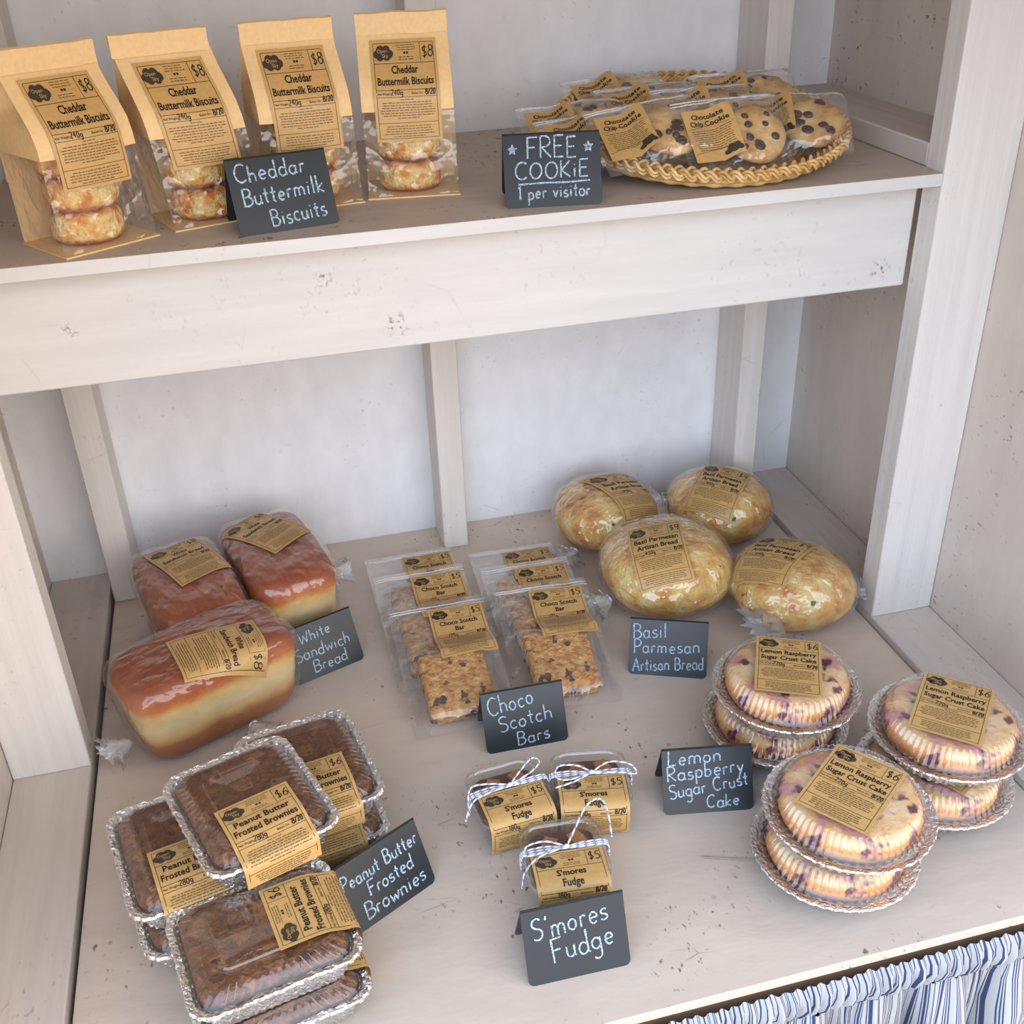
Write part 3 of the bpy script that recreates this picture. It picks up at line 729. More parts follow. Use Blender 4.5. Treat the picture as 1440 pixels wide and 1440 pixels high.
# ------------------------------------------------------------------ wicker tray with cookie pouches
def tray():
    R, tilt = .1625, radians(9)
    t = thing('wicker_tray', 'round woven wicker tray leaning at the right end of the upper shelf', 'tray', (.325, -.265, H + .0265), 0, None, tilt)
    mb = MB(); rings = []
    for r_, z in ((.004, 0), (.06, 0), (.10, .0005), (.128, .001), (.142, .004), (.151, .009), (.156, .013), (.160, .013), (.155, .007), (.145, .0), (.128, -.0025), (.08, -.003), (.004, -.003)):
        rings.append([(r_ * cos(2 * pi * i / 120), r_ * sin(2 * pi * i / 120), z + .0012 * sin(i * pi / 2 + r_ * 900)) for i in range(120)])
    mb.loft(rings, True, True); 
    for q in range(20):   # woven rounds on the floor and side of the tray
        r_ = .03 + q * .0062; z = .002 if r_ < .130 else .002 + (r_ - .130) * .45
        mb.tube([(r_ * cos(2 * pi * i / 160), r_ * sin(2 * pi * i / 160), z + .0013 * sin(i * pi / 2.0 + q * pi)) for i in range(160)], .0026, 5, True)
    mb.obj('woven_base', MT['wickerin'], t, 180)
    mb = MB()
    for q in range(3):    # side courses
        r_ = .150 + q * .0045; z = .002 + q * .0055
        mb.tube([((r_ + .0018 * sin(i * pi / 2.5 + q * pi)) * cos(2 * pi * i / 200), (r_ + .0018 * sin(i * pi / 2.5 + q * pi)) * sin(2 * pi * i / 200), z) for i in range(200)], .0034, 6, True)
    mb.obj('side_weave', MT['wicker'], t, 180)
    mb = MB(); n_ = 800; cyc = 26
    for ph in range(3):   # braided rim, strands side by side
        for dd in (-.0021, 0.0021):
            pts = []
            for i in range(n_):
                a = 2 * pi * i / n_; q = a * cyc + ph * 2 * pi / 3
                pts.append(((R + .0060 * sin(q) + dd * .3) * cos(a), (R + .0060 * sin(q) + dd * .3) * sin(a), .0165 + .0036 * sin(2 * q) + dd))
            mb.tube(pts, .0020, 5, True)
    mb.obj('braided_rim', MT['wicker'], t, 180)
    return t
tray()

def cookie_mesh(seed):
    mb = MB(); n_ = 44; R = .036; rd = random.Random(seed)
    rings = []
    for q, z in ((.3, 0), (.8, 0), (.97, .002), (1.0, .005), (.95, .009), (.8, .012), (.5, .0138), (.2, .0142)):
        rings.append([(R * q * (1 + .05 * nz(cos(2 * pi * i / n_), sin(2 * pi * i / n_), 0, 1.8, seed)) * cos(2 * pi * i / n_), R * q * (1 + .05 * nz(cos(2 * pi * i / n_), sin(2 * pi * i / n_), 0, 1.8, seed)) * sin(2 * pi * i / n_),
                       z + (.0018 * nz(q * cos(2 * pi * i / n_), q * sin(2 * pi * i / n_), 0, 4, seed) if z > .004 else 0)) for i in range(n_)])
    mb.loft(rings, True, True, mi=0)
    for q in range(9):
        a, r_ = rd.uniform(0, 2 * pi), R * sqrt(rd.uniform(0.02, .72)); s = rd.uniform(.0038, .0084)
        cx, cy, cz = r_ * cos(a), r_ * sin(a), .0125 - .004 * (r_ / R) ** 2; rr = []
        for zz, k_ in ((-.002, .9), (.0, 1), (.0022, .85), (.0036, .5), (.0044, .1)):
            rr.append([(cx + s * k_ * cos(2 * pi * i / 9) * (1 + .25 * nz(i, q, 0, .9, seed)), cy + s * k_ * sin(2 * pi * i / 9), cz + zz) for i in range(9)])
        mb.loft(rr, False, True, mi=1)
    return mb
def pouch_film(mb, w_, h_, thick, cx, cy, rx, ry, seed, crinkle=.0018, nx=34, ny=30, lo=.0008):
    """clear pouch lying in the xy plane: two sheets pillowed round what is inside"""
    def hgt(x, y, top):
        d = max(abs(x - cx) / rx, abs(y - cy) / ry); e = math.hypot(max(0, abs(x - cx) - rx), max(0, abs(y - cy) - ry))
        k_ = 1.0 if e == 0 else max(0, 1 - e / .022); k_ = k_ * k_ * (3 - 2 * k_)
        ed = min(x + w_ / 2, w_ / 2 - x, y, h_ - y); ed = max(0, min(1, ed / .012))
        return lo + ((thick * k_) + crinkle * (nz(x, y, 0, 38, seed) + .6 * nz(x * .5, y * 1.6, 0, 90, seed + 2) + .8) * ed) * (1 if top else 0.04)
    for top in (True, False):
        v = []; f = []
        for j in range(ny + 1):
            for i in range(nx + 1):
                x, y = -w_ / 2 + w_ * i / nx, h_ * j / ny; v.append((x, y, hgt(x, y, top)))
        for j in range(ny):
            for i in range(nx):
                a = j * (nx + 1) + i; q = (a, a + 1, a + nx + 2, a + nx + 1); f.append(q if top else tuple(reversed(q)))
        mb.add(v, f)
    return lambda x, y: hgt(x, y, True)
def cookie_pouch(label, clabel, loc, yaw, tilt, roll, seed, side=1):
    t = bpy.data.objects.new('cookie_pouch', None); COL.objects.link(t); t.empty_display_size = .02
    Mx = Matrix.Rotation(radians(yaw), 4, 'Z') @ Matrix.Rotation(radians(tilt), 4, 'X') @ Matrix.Rotation(radians(roll), 4, 'Z')
    Mx.translation = loc; t.matrix_world = Mx; tag(t, label, 'cookie bag', 'clear pouches of chocolate chip cookies')
    mb = MB(); w_, h_ = .124, .098
    fx = .022 * side
    hg = pouch_film(mb, w_, h_, .0165, fx, .043, .030, .030, seed, .0030)
    mb.obj('pouch_film', MT['film'], t, 180)
    mb = MB()
    for zz, yy in ((.0016, .088), (.0016, .0915)): mb.tube([(-w_ / 2 + w_ * i / 20, yy, zz + hg(-w_ / 2 + w_ * i / 20, yy)) for i in range(21)], .0011, 5)
    mb.obj('zip_seal', MT['tailfilm'], t, 180)
    x0 = -.0295 * side
    make_label('cookie', lambda u, v: (Vector((x0 + u, .078 - v, max(hg(x0 + u, .078 - v), .006) + .0012)), Vector((0, 0, 1))), t, seed, nx=8, ny=8)
    o = cookie_mesh(seed).obj('chocolate_chip_cookie', [MT['cookie'], MT['chip']], None, 60)
    o.matrix_world = Mx @ Matrix.Translation((fx, .043, .0014)) @ Matrix.Rotation(seed * 1.7, 4, 'Z')
    tag(o, clabel, 'cookie', 'chocolate chip cookies in pouches')
CP = [  # where, cookie where, loc, yaw, tilt, roll
 ('clear cookie pouch at the tray front, fully showing its label, right of centre', 'cookie in the foremost pouch right of the tray centre', (.322, -.402, H + .012), 4, 44, 0),
 ('clear cookie pouch leaning crooked just right of the FREE COOKIE sign', 'cookie in the crooked pouch just right of the FREE COOKIE sign', (.236, -.386, H + .023), -6, 32, 9),
 ('clear cookie pouch at the right end of the tray with its cookie facing forward', 'cookie facing forward at the right end of the tray', (.402, -.362, H + .016), -14, 32, -2),
 ('clear cookie pouch whose label shows just above the FREE COOKIE sign', 'cookie in the pouch directly above the FREE COOKIE sign', (.190, -.352, H + .016), 2, 26, 3),
 ('clear cookie pouch behind the two front pouches at the tray middle', 'cookie in the pouch behind the two front pouches', (.330, -.325, H + .022), 4, 34, -2),
 ('clear cookie pouch farthest left on the tray, above the FREE COOKIE sign', 'cookie in the pouch farthest left on the tray', (.176, -.300, H + .020), -4, 26, 2),
 ('clear cookie pouch in the back row of the tray, left of its middle', 'cookie in the back row pouch left of the tray middle', (.282, -.270, H + .026), 2, 28, 0),
 ('clear cookie pouch behind the right end pouch on the tray', 'cookie in the pouch behind the right end pouch', (.392, -.278, H + .032), -8, 30, 2),
 ('clear cookie pouch farthest back on the tray, next to its back rim', 'cookie in the pouch farthest back on the tray', (.262, -.218, H + .036), 2, 24, 3),
]
for i, (a, b_, loc, yw, ti, ro) in enumerate(CP): cookie_pouch(a, b_, loc, yw, ti, ro, 31 + i, 1)

# ------------------------------------------------------------------ star-shaped breads in film bags
def star(abc, n_):
    def rad(d): return (sum(abs(d[i] / abc[i]) ** n_ for i in range(3))) ** (-1 / n_)
    return rad
def ball(nu, nv):
    dirs = []; f = []
    for j in range(nv + 1):
        th = pi * j / nv
        for i in range(nu): a = 2 * pi * i / nu; dirs.append(Vector((sin(th) * cos(a), sin(th) * sin(a), cos(th))))
    for j in range(nv):
        for i in range(nu): k_ = (i + 1) % nu; f.append((j * nu + i, (j + 1) * nu + i, (j + 1) * nu + k_, j * nu + k_))
    return dirs, f
def star_label(kind, c, rad, n0, u0, parent, seed, lift=1.0):
    n0 = Vector(n0).normalized(); u0 = Vector(u0); u0 = (u0 - n0 * u0.dot(n0)).normalized(); v0 = -(n0.cross(u0)); c = Vector(c)
    def fn(u, v):
        Q = n0 * rad(n0) + u0 * u + v0 * (v - LH / 2); ins = lambda t: (Q + n0 * t).length < rad((Q + n0 * t).normalized())
        lo, hi = -.075, .03
        t = hi
        while t > lo and not ins(t): t -= .003
        a_, b_ = t, t + .003
        for _ in range(8):
            m_ = (a_ + b_) / 2
            if ins(m_): a_ = m_
            else: b_ = m_
        P = Q + n0 * b_
        return c + P * lift, (n0 * .6 + P.normalized() * .4).normalized()
    make_label(kind, fn, parent, seed, nx=14, ny=20)
def twine(mb, pts, r=.0011, closed=False): mb.tube(smooth_path(pts, 14) if not closed else pts, r, 6, closed, 0, True)
def tail(mb, base, d, length, spread, seed, n_=26):
    """gathered film end: a crumpled fan"""
    base = Vector(base); d = Vector(d).normalized(); s1 = d.cross(Vector((0, 0, 1))).normalized(); s2 = s1.cross(d); rings = []
    for j in range(7):
        t = j / 6; r_ = .004 + spread * t ** .8
        ring = []
        for i in range(n_):
            a = 2 * pi * i / n_; k_ = r_ * (1 + .55 * nz(cos(a) * 2, sin(a) * 2, t, 2.2, seed) + .3 * (1 if i % 2 else -1) * t)
            p = base + d * (length * t * (1 + .25 * nz(cos(a), sin(a), 0, 3, seed))) + s1 * (k_ * cos(a)) + s2 * (k_ * .55 * sin(a)); p.z = max(p.z, .0015)
            ring.append(p)
        rings.append(ring)
    mb.loft(rings, mi=1)
LOAF_AB = [(.104, .058, .056), (.099, .058, .056), (.102, .058, .057)]
def loaf(label, blabel, loc, yaw, abc, n0, u0, seed, mat, tl):
    c = Vector((0, 0, abc[2])); rad = star(abc, 6.0); R0 = random.Random(seed)
    dirs, f = ball(72, 44); mb = MB(); v = []
    for d in dirs:
        p = d * rad(d) * (1 + .022 * nz(d.x * 1.3, d.y * 1.3, d.z * 1.3, 2.2, seed) + .006 * nz(d.x, d.y, d.z, 9, seed))
        tp = 1 + .07 * (p.z / abc[2]); p = Vector((p.x * tp * .97, p.y * tp * .97, p.z)); p.z += .006 * (1 - (p.x / abc[0]) ** 2) * (1 if p.z > 0 else 0); v.append(p + c)
    mb.add(v, f); o = mb.obj('sandwich_loaf', MT[mat], None, 180)
    place(o, loc, radians(yaw)); tag(o, label, 'bread', 'white sandwich loaves')
    t = thing('bread_bag', blabel, 'bag', loc, radians(yaw), 'clear bags round the sandwich loaves')
    def rf(d):
        p = d * rad(d); tp = 1 + .07 * (p.z / abc[2]); q = Vector((p.x * tp * .97, p.y * tp * .97, p.z)); q.z += .006 * (1 - min(1, (p.x / abc[0]) ** 2)) * (1 if p.z > 0 else 0)
        return q.length * 1.045 + .001
    dirs, f = ball(120, 72); mb = MB(); v = []
    for d in dirs:
        q = d * (rf(d) * (1 + .020 * abs(nz(d.x * 2.2, d.y * 5, d.z * 5, 1.6, seed + 1)) + .012 * nz(d.x * 3, d.y * 9, d.z * 9, 1.0, seed + 4)))
        q = q + c; q.z = max(.0006, q.z); v.append(q)
    mb.add(v, f)
    for (bp, dr, ln_, spr) in tl: tail(mb, bp, dr, ln_, spr, seed)
    mb.obj('bag_film', [MT['breadfilm'], MT['tailfilm']], t, 180)
    star_label('bread', c, lambda d: rf(d) * 1.012, n0, u0, t, seed)
    bp, dr = Vector(tl[0][0]), Vector(tl[0][1]).normalized(); s1 = dr.cross(Vector((0, 0, 1))).normalized(); s2 = s1.cross(dr); mb = MB()
    twine(mb, [bp + dr * .003 + s1 * .0055 * cos(2 * pi * i / 24) + s2 * .0055 * sin(2 * pi * i / 24) for i in range(24)], .0012, True)
    twine(mb, [bp + dr * .003 + s1 * .005, bp + s1 * .018 + dr * .012 - s2 * .012, bp + s1 * .03 + dr * .004 - s2 * .022], .0011)
    mb.obj('twine_tie', [MT['twinew'], MT['twineb']], t, 180)
loaf('foremost white sandwich loaf with pale sides beside the brownie trays', 'clear bag round the foremost loaf with a large upturned price label', (-.334, -.372, 0), 25, LOAF_AB[0], (.155, -.463, .873), (-.164, -.978, -.129), 41, 'loaf', [((.02, -.064, .018), (.1, -1, -.1), .035, .022), ((-.108, -.01, .03), (-1, -.2, .1), .03, .018)])
loaf('reddish brown sandwich loaf behind the foremost loaf, by the left back stud', 'clear bag round the loaf nearest the left back stud', (-.352, -.208, 0), -75, LOAF_AB[1], (-.315, .164, .935), (-.286, .958, -.021), 42, 'loafdark', [((-.104, .0, .03), (-1, .1, .1), .02, .016)])
loaf('rightmost sandwich loaf, behind the White Sandwich Bread sign', 'clear bag round the loaf behind the White Sandwich Bread sign', (-.231, -.170, 0), -76, LOAF_AB[2], (-.399, -.035, .916), (-.508, .861, -.005), 43, 'loaf', [((.012, .062, .05), (.1, 1, .05), .036, .020)])

def boule(label, blabel, loc, yaw, abc, n0, u0, seed, tl, tw=True):
    c = Vector((0, 0, abc[2])); rad = star(abc, 2.25); dirs, f = ball(64, 40); mb = MB(); v = []
    for d in dirs:
        p = d * rad(d) * (1 + .035 * nz(d.x, d.y, d.z, 1.7, seed) + .012 * nz(d.x, d.y, d.z, 7, seed) + .005 * nz(d.x, d.y, d.z, 18, seed)) + c; p.z = max(p.z, .001 + .002 * abs(nz(d.x, d.y, 0, 3))); v.append(p)
    mb.add(v, f); o = mb.obj('round_bread', MT['boule'], None, 180); place(o, loc, radians(yaw)); tag(o, label, 'bread', 'round basil parmesan breads')
    t = thing('bread_bag', blabel, 'bag', loc, radians(yaw), 'clear bags round the basil parmesan breads')
    dirs, f = ball(110, 66); mb = MB(); v = []
    for d in dirs:
        q = d * (rad(d) * (1.05 + .030 * abs(nz(d.x, d.y, d.z, 3.2, seed + 1)) + .016 * nz(d.x, d.y, d.z, 8, seed + 2))) + c; q.z = max(q.z, .0005); v.append(q)
    mb.add(v, f)
    for (bp, dr, ln_, spr) in tl: tail(mb, bp, dr, ln_, spr, seed)
    mb.obj('bag_film', [MT['boulefilm'], MT['tailfilm']], t, 180)
    star_label('basil', c, lambda d: rad(d) * 1.055 + .0012, n0, u0, t, seed)
    if tl:
        bp, dr = Vector(tl[0][0]), Vector(tl[0][1]).normalized(); s1 = dr.cross(Vector((0, 0, 1))).normalized(); s2 = s1.cross(dr); mb = MB()
        twine(mb, [bp + dr * .004 + s1 * .0065 * cos(2 * pi * i / 24) + s2 * .0055 * sin(2 * pi * i / 24) for i in range(24)], .0013, True)
        twine(mb, [bp + dr * .004 + s1 * .006, bp + s1 * .020 + dr * .006 + s2 * .004, bp + s1 * .034 - dr * .004 - s2 * .006], .0012)
        mb.obj('twine_tie', [MT['twinew'], MT['twineb']], t, 180)
boule('foremost round basil parmesan bread behind the Basil Parmesan sign', 'clear bag round the foremost round bread, price label facing forward', (.297, -.293, 0), 0, (.090, .090, .055), (-.396, -.567, .722), (.987, -.106, .124), 51, [((-.088, -.02, .03), (-1, -.25, -.05), .03, .022)])
boule('round basil parmesan bread at the back left of the four, by the wall', 'clear bag round the bread at the back left of the four', (.266, -.112, 0), 0, (.076, .076, .047), (.581, -.417, .699), (.932, .281, -.23), 52, [((-.062, -.05, .02), (-.8, -.7, -.1), .025, .018)])
boule('round basil parmesan bread in the back right corner beside the stud', 'clear bag round the bread at the back right beside the stud', (.440, -.150, 0), 0, (.077, .077, .050), (-.3, -.465, .833), (.742, -.67, -.041), 53, [((-.075, .03, .05), (-1, .35, .3), .03, .02)])
boule('round basil parmesan bread farthest right, beside the right post foot', 'clear bag round the bread beside the right post foot, gathered end forward', (.448, -.378, 0), 0, (.083, .080, .048), (-.593, .128, .795), (.666, -.724, .178), 54, [((-.044, -.056, .038), (-1, -.35, .10), .040, .030), ((.082, -.02, .03), (1, -.1, .1), .018, .016)])

# ------------------------------------------------------------------ choco scotch bars
def bar_pouch(label, blabel, loc, yaw, tilt, seed, lx):
    Mx = Matrix.Rotation(radians(yaw), 4, 'Z') @ Matrix.Rotation(radians(tilt), 4, 'X'); Mx.translation = loc
    t = bpy.data.objects.new('bar_pouch', None); COL.objects.link(t); t.empty_display_size = .02; t.matrix_world = Mx
    tag(t, label, 'pouch', 'clear pouches of choco scotch bars')
    mb = MB(); hg = pouch_film(mb, .130, .213, .0245, -.002, .062, .041, .046, seed, .0022, 36, 48); mb.obj('pouch_film', MT['pouch'], t, 180)
    mb = MB()
    for yy in (.199, .203): mb.tube([(-.065 + .13 * i / 20, yy, .001 + hg(-.065 + .13 * i / 20, yy)) for i in range(21)], .0010, 5)
    mb.obj('zip_seal', MT['tailfilm'], t, 180)
    x0, y0 = lx, .196
    def fn(u, v):
        y = y0 - v; e = .004; h0 = max(hg(x0 + u, y), .004 + .021 * max(0, min(1, (.145 - y) / .035))); return Vector((x0 + u, y, h0 + .0014)), Vector((0, 0, 1))
    make_label('bar', fn, t, seed, nx=10, ny=22)
    mb = MB(); pts = rrect(.042, .047, .006, 60); rings = []
    for z, ins in ((0, .002), (.002, 0), (.018, 0), (.0225, .0015), (.0238, .006)):
        rings.append([((p[0] - q[0] * ins) * 1 + .0012 * nz(p[0], p[1], z, 120, seed), (p[1] - q[1] * ins) + .0012 * nz(p[0], p[1], z, 130, seed + 1), z) for p, q in pts])
    for k_ in (.75, .5, .25): rings.append([(p[0] * k_, p[1] * k_, .0238 + .0016 * nz(p[0] * k_, p[1] * k_, 0, 130, seed)) for p, q in pts])
    mb.loft(rings, True, True); o = mb.obj('choco_scotch_bar', MT['oatbar'], None, 60)
    o.matrix_world = Mx @ Matrix.Translation((-.002, .062, .0016)); tag(o, blabel, 'bar', 'choco scotch bars')
bar_pouch('front pouch of the left row of choco scotch bars', 'choco scotch bar in the front pouch of the left row', (-.033, -.490, .001), 0, 14, 61, .023)
bar_pouch('middle pouch of the left row of choco scotch bars', 'choco scotch bar in the middle pouch of the left row', (-.040, -.396, .001), 0, 12, 62, .023)
bar_pouch('back pouch of the left row of choco scotch bars, by the centre stud', 'choco scotch bar in the back pouch of the left row', (-.038, -.310, .001), 1, 5, 63, .025)
bar_pouch('front pouch of the right row of choco scotch bars', 'choco scotch bar in the front pouch of the right row', (.100, -.486, .001), -4, 14, 64, .018)
bar_pouch('middle pouch of the right row of choco scotch bars', 'choco scotch bar in the middle pouch of the right row', (.106, -.408, .001), -2, 9.5, 65, .020)
bar_pouch('back pouch of the right row, nearest the round breads', 'choco scotch bar in the back pouch of the right row', (.106, -.330, .001), -2, 3, 66, .020)

# ------------------------------------------------------------------ lemon raspberry cakes
def lathe(prof, n_, rib=lambda i, j: 0.0, zrib=lambda i, j: 0.0):
    return [[((r_ + rib(i, j)) * cos(2 * pi * i / n_), (r_ + rib(i, j)) * sin(2 * pi * i / n_), z + zrib(i, j)) for i in range(n_)] for j, (r_, z) in enumerate(prof)]
def cake_pan():
    t = thing('cake_pan', '', 'cake pan', (0, 0, 0)); n_ = 180
    mb = MB(); rd = random.Random(3)
    prof = [(.010, .0006), (.055, .0006), (.060, .002), (.066, .016), (.0715, .0275), (.0750, .0295), (.0815, .0312), (.0838, .0318), (.0846, .0300), (.0830, .0285), (.0752, .0275), (.0700, .0262), (.0585, .0012)]
    am = [0, 0, .001, .0014, .0012, .0002, .0003, .0004, .0004, .0003, .0002, .0012, .001]
    mb.loft(lathe(prof, n_, lambda i, j: am[j] * (1 if i % 4 < 2 else -1) + (.0006 * nz(i * .3, j, 0, 1) if j > 3 else 0), lambda i, j: (.0005 * nz(i * .35, 0, 0, 1, 2) if 5 <= j <= 9 else 0)), True, False)
    mb.obj('foil_pan', MT['foil'], t, 35)
    mb = MB(); prof = [(.0790, .0312), (.0765, .0325), (.0745, .0345), (.0715, .0430), (.0665, .0525), (.0635, .0555), (.0600, .0562), (.045, .0566), (.02, .0568), (.002, .0568)]
    am = [0, .0002, .0006, .0011, .0011, .0008, 0, 0, 0, 0]
    mb.loft(lathe(prof, 256, lambda i, j: am[j] * sin(2 * pi * i / 4 + .4)), False, True); mb.obj('dome_lid', MT['lid'], t, 35)
    make_label('cake', lambda u, v: (Vector((u, LH / 2 - v, .0571)), Vector((0, 0, 1))), t, 5, nx=6, ny=8)
    return t
def cake_mesh(seed):
    mb = MB(); n_ = 90; rings = []
    for r_, z in ((.056, -.024), (.0625, -.012), (.0675, -.002), (.0695, .004), (.0700, .010), (.0670, .0165), (.0620, .0198), (.054, .0212), (.04, .0220), (.02, .0224), (.003, .0225)):
        rings.append([(r_ * cos(2 * pi * i / n_) * (1 + .008 * nz(cos(2 * pi * i / n_), sin(2 * pi * i / n_), z, 5, seed)), r_ * sin(2 * pi * i / n_) * (1 + .008 * nz(cos(2 * pi * i / n_), sin(2 * pi * i / n_), z, 5, seed)),
                       z + (.0014 * nz(r_ * cos(2 * pi * i / n_), r_ * sin(2 * pi * i / n_), 0, 55, seed) if z > .012 else 0)) for i in range(n_)])
    mb.loft(rings, True, True); return mb
pan0 = None
CK = [('front', (.288, -.806), -53, 'stack nearest the counter front'), ('back', (.317, -.614), -27, 'stack behind the Lemon Raspberry sign'), ('right', (.450, -.730), -43, 'stack by the right wall')]
for nm, (x, y), yw, wh in CK:
    for lvl in range(2):
        if pan0 is None: p_ = pan0 = cake_pan()
        else: p_ = copy_tree(pan0)
        dx, dy = ((-.005, .006), (-.004, .010), (-.012, -.006))[[c[0] for c in CK].index(nm)] if lvl == 0 else (0, 0)
        place(p_, (x + dx, y + dy, .0573 * lvl), radians(yw + (1 - lvl) * 70))
        tag(p_, '%s foil cake pan with clear dome lid in the %s' % ('upper' if lvl else 'lower', wh), 'cake pan', 'lidded cake pans')
        o = cake_mesh(71 + lvl + 2 * len(nm)).obj('lemon_raspberry_cake', MT['cake'], None, 180); place(o, (x + dx, y + dy, .0573 * lvl + .0285), radians(yw + len(nm) * 40))
        tag(o, 'raspberry cake in the %s pan of the %s' % ('upper' if lvl else 'lower', wh), 'cake', 'lemon raspberry cakes')

# ------------------------------------------------------------------ peanut butter brownies
HX, HY = .066, .077
def brownie_tray():
    t = thing('brownie_tray', '', 'brownie tray', (0, 0, 0)); N = 240
    def rings(spec, rib):
        out = []
        for hx, hy, r_, z, am in spec:
            out.append([(p[0] + q[0] * (am * (1 if (i % 4) < 2 else -1) + rib(i, z) * 1), p[1] + q[1] * (am * (1 if (i % 4) < 2 else -1) + rib(i, z)), z + rib(i + 50, z) * (1 if z > .03 else 0)) for i, (p, q) in enumerate(rrect(hx, hy, r_, N))])
        return out
    mb = MB(); cr2 = lambda i, z: (.0014 * nz(i * .23, z * 100, 0, 1, 4) if z > .033 else 0)
    mb.loft(rings([(.050, .060, .014, .0006, 0), (.0525, .0625, .015, .004, .0008), (.0565, .0675, .017, .030, .0010), (.0585, .0695, .018, .0345, .0004), (.060, .071, .0185, .0370, .0003), (.0655, .0765, .021, .0385, .0003), (HX, HY, .021, .0378, .0004), (.0666, .0776, .021, .0355, .0004), (.064, .075, .020, .0350, 0), (.0570, .068, .017, .0320, 0)], cr2), True, False)
    mb.obj('foil_pan', MT['foil'], t, 35)
    mb = MB(); z0 = lambda i, z: 0
    mb.loft(rings([(.0605, .0715, .018, .0372, 0), (.0585, .0695, .018, .0385, 0), (.0570, .0680, .018, .0405, .0008), (.0500, .0610, .016, .0445, .0010), (.0465, .0575, .015, .0462, .0006), (.0445, .0555, .014, .0464, 0), (.0330, .0440, .010, .0464, 0), (.0318, .0428, .010, .0484, 0), (.0300, .0410, .009, .0486, 0), (.0280, .0390, .009, .0478, 0), (.01, .012, .004, .0478, 0)], z0), False, True)
    mb.obj('clear_lid', MT['lid'], t, 35)
    pth = smooth_path([(-.008, .0490), (-.040, .0490), (-.054, .0472), (-.066, .0425), (-.0765, .0400), (-.0800, .0360), (-.0805, .0280), (-.0795, .0100)], 5)
    make_label('brownie', path_fn(pth), t, 8, .97, ny=30)
    return t
def brownie_mesh(seed):
    mb = MB(); rings = []
    for hx, hy, r_, z in ((.049, .059, .013, -.034), (.0545, .0655, .016, -.006), (.0560, .067, .017, .000), (.0540, .065, .016, .0048), (.050, .061, .015, .0072), (.040, .05, .012, .0076), (.025, .033, .009, .0078), (.008, .01, .004, .0078)):
        rings.append([(p[0], p[1], z + (.0012 * nz(p[0], p[1], 0, 60, seed) if z > .003 else 0)) for p, q in rrect(hx, hy, r_, 80)])
    mb.loft(rings, True, True); return mb
BR = [((-.287, -.676, .0952), 19, 'topmost brownie tray bridging the left and right stacks'), ((-.356, -.665, .0476), 13, 'upper brownie tray of the left stack, partly under the topmost tray'),
      ((-.229, -.590, .0476), 10, 'upper brownie tray of the right stack, by the Peanut Butter sign'), ((-.288, -.795, .0476), 102, 'upper brownie tray of the front stack, turned sideways'),
      ((-.352, -.672, 0), 13, 'lower brownie tray of the left stack'), ((-.228, -.596, 0), 9, 'lower brownie tray of the right stack'), ((-.286, -.802, 0), 103, 'lower brownie tray of the front stack')]
bt0 = None
for i, (loc, yw, lb) in enumerate(BR):
    p_ = bt0 = brownie_tray() if bt0 is None else bt0
    if i: p_ = copy_tree(bt0)
    place(p_, loc, radians(yw)); tag(p_, lb, 'brownie tray', 'foil trays of frosted brownies')
    o = brownie_mesh(81 + i).obj('frosted_brownie', MT['brownie'], None, 60); place(o, (loc[0], loc[1], loc[2] + .0358), radians(yw))
    tag(o, 'brownie slab in ' + lb.split(',')[0], 'brownie', 'peanut butter frosted brownies')

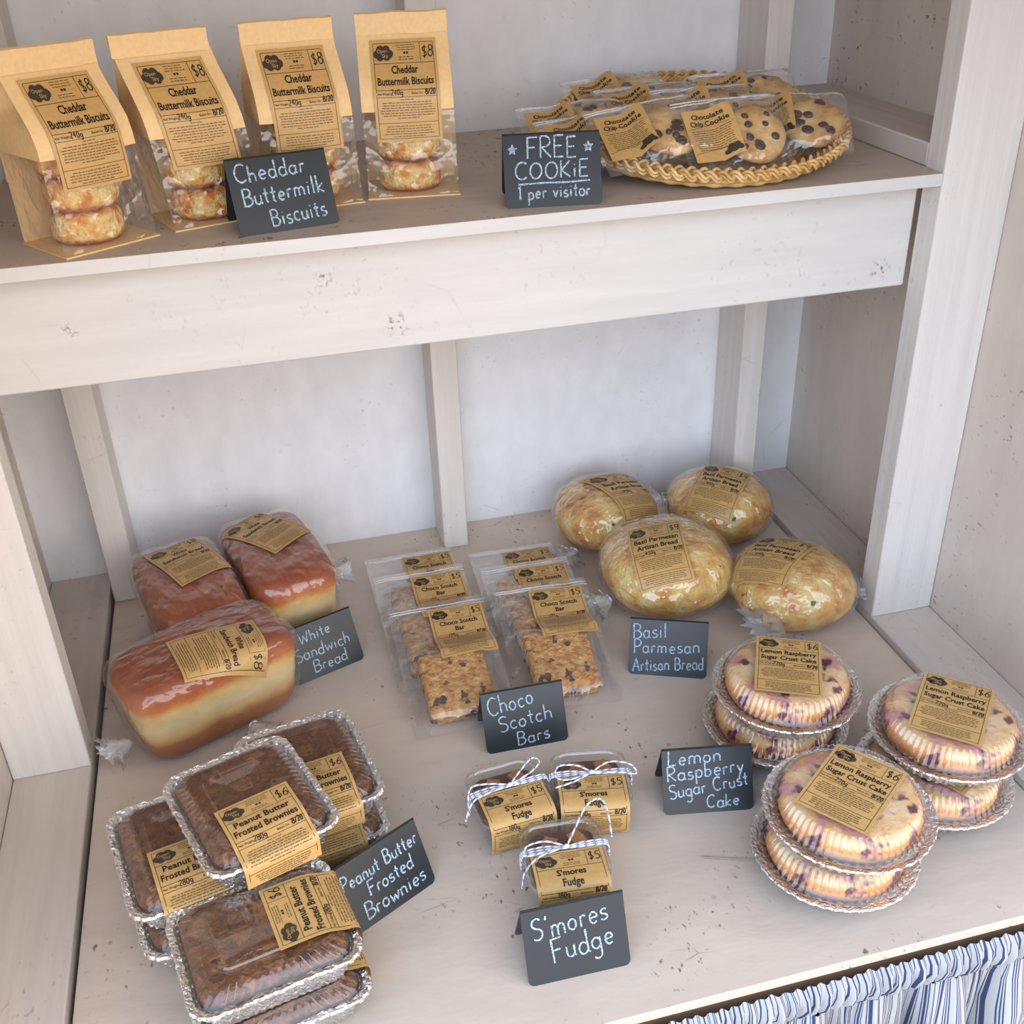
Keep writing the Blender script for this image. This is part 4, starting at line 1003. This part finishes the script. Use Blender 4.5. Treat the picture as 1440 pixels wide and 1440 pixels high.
# ------------------------------------------------------------------ s'mores fudge boxes
def fudge_box(label, flabel, loc, yaw, seed, loops):
    t = thing('fudge_box', label, 'box', loc, radians(yaw), "twine-tied boxes of fudge"); N = 96
    def rg(spec): return [[(p[0], p[1], z) for p, q in rrect(hx, hx * 1.04, r_, N)] for hx, r_, z in spec]
    mb = MB(); mb.loft(rg([(.033, .012, .0008), (.0345, .013, .003), (.0395, .016, .038), (.0405, .017, .040), (.0425, .018, .0405), (.0425, .018, .042)]), True, False); mb.obj('clear_tub', MT['tub'], t, 40)
    mb = MB(); mb.loft(rg([(.0428, .018, .0385), (.0432, .018, .0435), (.0420, .018, .0465), (.0395, .017, .0475), (.0375, .016, .0468), (.0360, .015, .0445), (.01, .005, .0443)]), False, True); mb.obj('clear_lid', MT['tub'], t, 40)
    mb = MB()
    pth = smooth_path([(-.001, .0485), (-.030, .0490), (-.040, .0478), (-.0465, .0430), (-.0480, .0340), (-.0470, .0200), (-.0420, .0035)], 5)
    make_label('fudge', path_fn(pth), t, seed, .86, ny=30)
    mb = MB(); yb = .003
    for dy in (0, .003, -.0025):
        twine(mb, [(-.0455, yb + dy, .030), (-.0450, yb + dy, .044), (-.040, yb + dy, .0488), (-.02, yb + dy + .002, .0480 + dy * .2), (0, yb + dy * .4, .0492), (.02, yb + dy + .001, .0484), (.040, yb + dy, .0490), (.0450, yb + dy, .044), (.0455, yb + dy, .030)], .0011)
    kx = .002
    for lp in loops: twine(mb, [(kx + a, yb + b_, .0500 + c) for a, b_, c in lp], .0011)
    mb.tube([(kx - .003, yb, .0496), (kx, yb, .0508), (kx + .003, yb, .0496)], [.0016, .0026, .0016], 8)
    mb.obj('twine_bow', [MT['twinew'], MT['twineb']], t, 180)
    mb = MB(); rings = []
    for hx, z in ((.031, 0), (.0335, .010), (.0355, .030), (.0340, .0350), (.030, .0362), (.018, .0366), (.005, .0366)):
        rings.append([(p[0], p[1], z + (.0016 * nz(p[0], p[1], 0, 90, seed) if z > .03 else 0)) for p, q in rrect(hx, hx * 1.03, hx * .38, 64)])
    mb.loft(rings, True, True, mi=0)
    for (cx, cy, a) in ((.002, -.006, .3), (-.014, .016, 1.1), (.017, .019, 2.0)):
        ca, sa = cos(a), sin(a); q = [(-.010, -.007), (.010, -.007), (.010, .007), (-.010, .007)]
        mb.loft([[(cx + x * ca - y * sa, cy + x * sa + y * ca, z) for x, y in q] for z in (.034, .0405)], False, True, mi=1)
    o = mb.obj('smores_fudge', [MT['fudge'], MT['graham']], None, 35); place(o, (loc[0], loc[1], loc[2] + .0020), radians(yaw)); tag(o, flabel, 'fudge', 'fudge blocks in clear boxes')
LP1 = [[(0, 0, 0), (.016, .012, .004), (.034, .024, .006), (.040, .016, .006), (.026, .006, .004), (0, 0, 0)], [(0, 0, 0), (-.02, .006, .003), (-.040, .008, .004), (-.048, -.002, .0), (-.052, -.016, -.012)], [(0, 0, 0), (-.03, -.006, .002), (-.046, -.010, -.001), (-.058, -.022, -.012)]]
LP2 = [[(0, 0, 0), (-.016, .008, .004), (-.036, .006, .006), (-.040, -.008, .004), (-.026, -.012, .003), (0, 0, 0)], [(0, 0, 0), (.02, .010, .004), (.042, .004, .005), (.048, -.006, .0), (.030, -.006, .003), (0, 0, 0)], [(0, 0, 0), (-.02, -.014, .002), (-.042, -.020, .0)]]
LP3 = [[(0, 0, 0), (.012, .016, .006), (.030, .040, .012), (.046, .046, .012), (.050, .030, .008), (.048, .004, .0)], [(0, 0, 0), (-.02, .008, .003), (-.040, .004, .004), (-.044, -.006, .002), (-.024, -.005, .002), (0, 0, 0)], [(0, 0, 0), (-.03, -.010, .002), (-.046, -.018, -.008), (-.050, -.022, -.025)]]
fudge_box('back left clear fudge box behind the nearest fudge box', 'fudge block in the back left fudge box', (-.0215, -.646, 0), 5, 91, LP1)
fudge_box('back right clear fudge box, toward the Lemon Raspberry sign', 'fudge block in the back right fudge box', (.0685, -.652, 0), -11, 92, LP2)
fudge_box("nearest clear fudge box, right behind the S'mores Fudge sign", "fudge block in the box behind the S'mores Fudge sign", (.0115, -.746, 0), -5, 93, LP3)
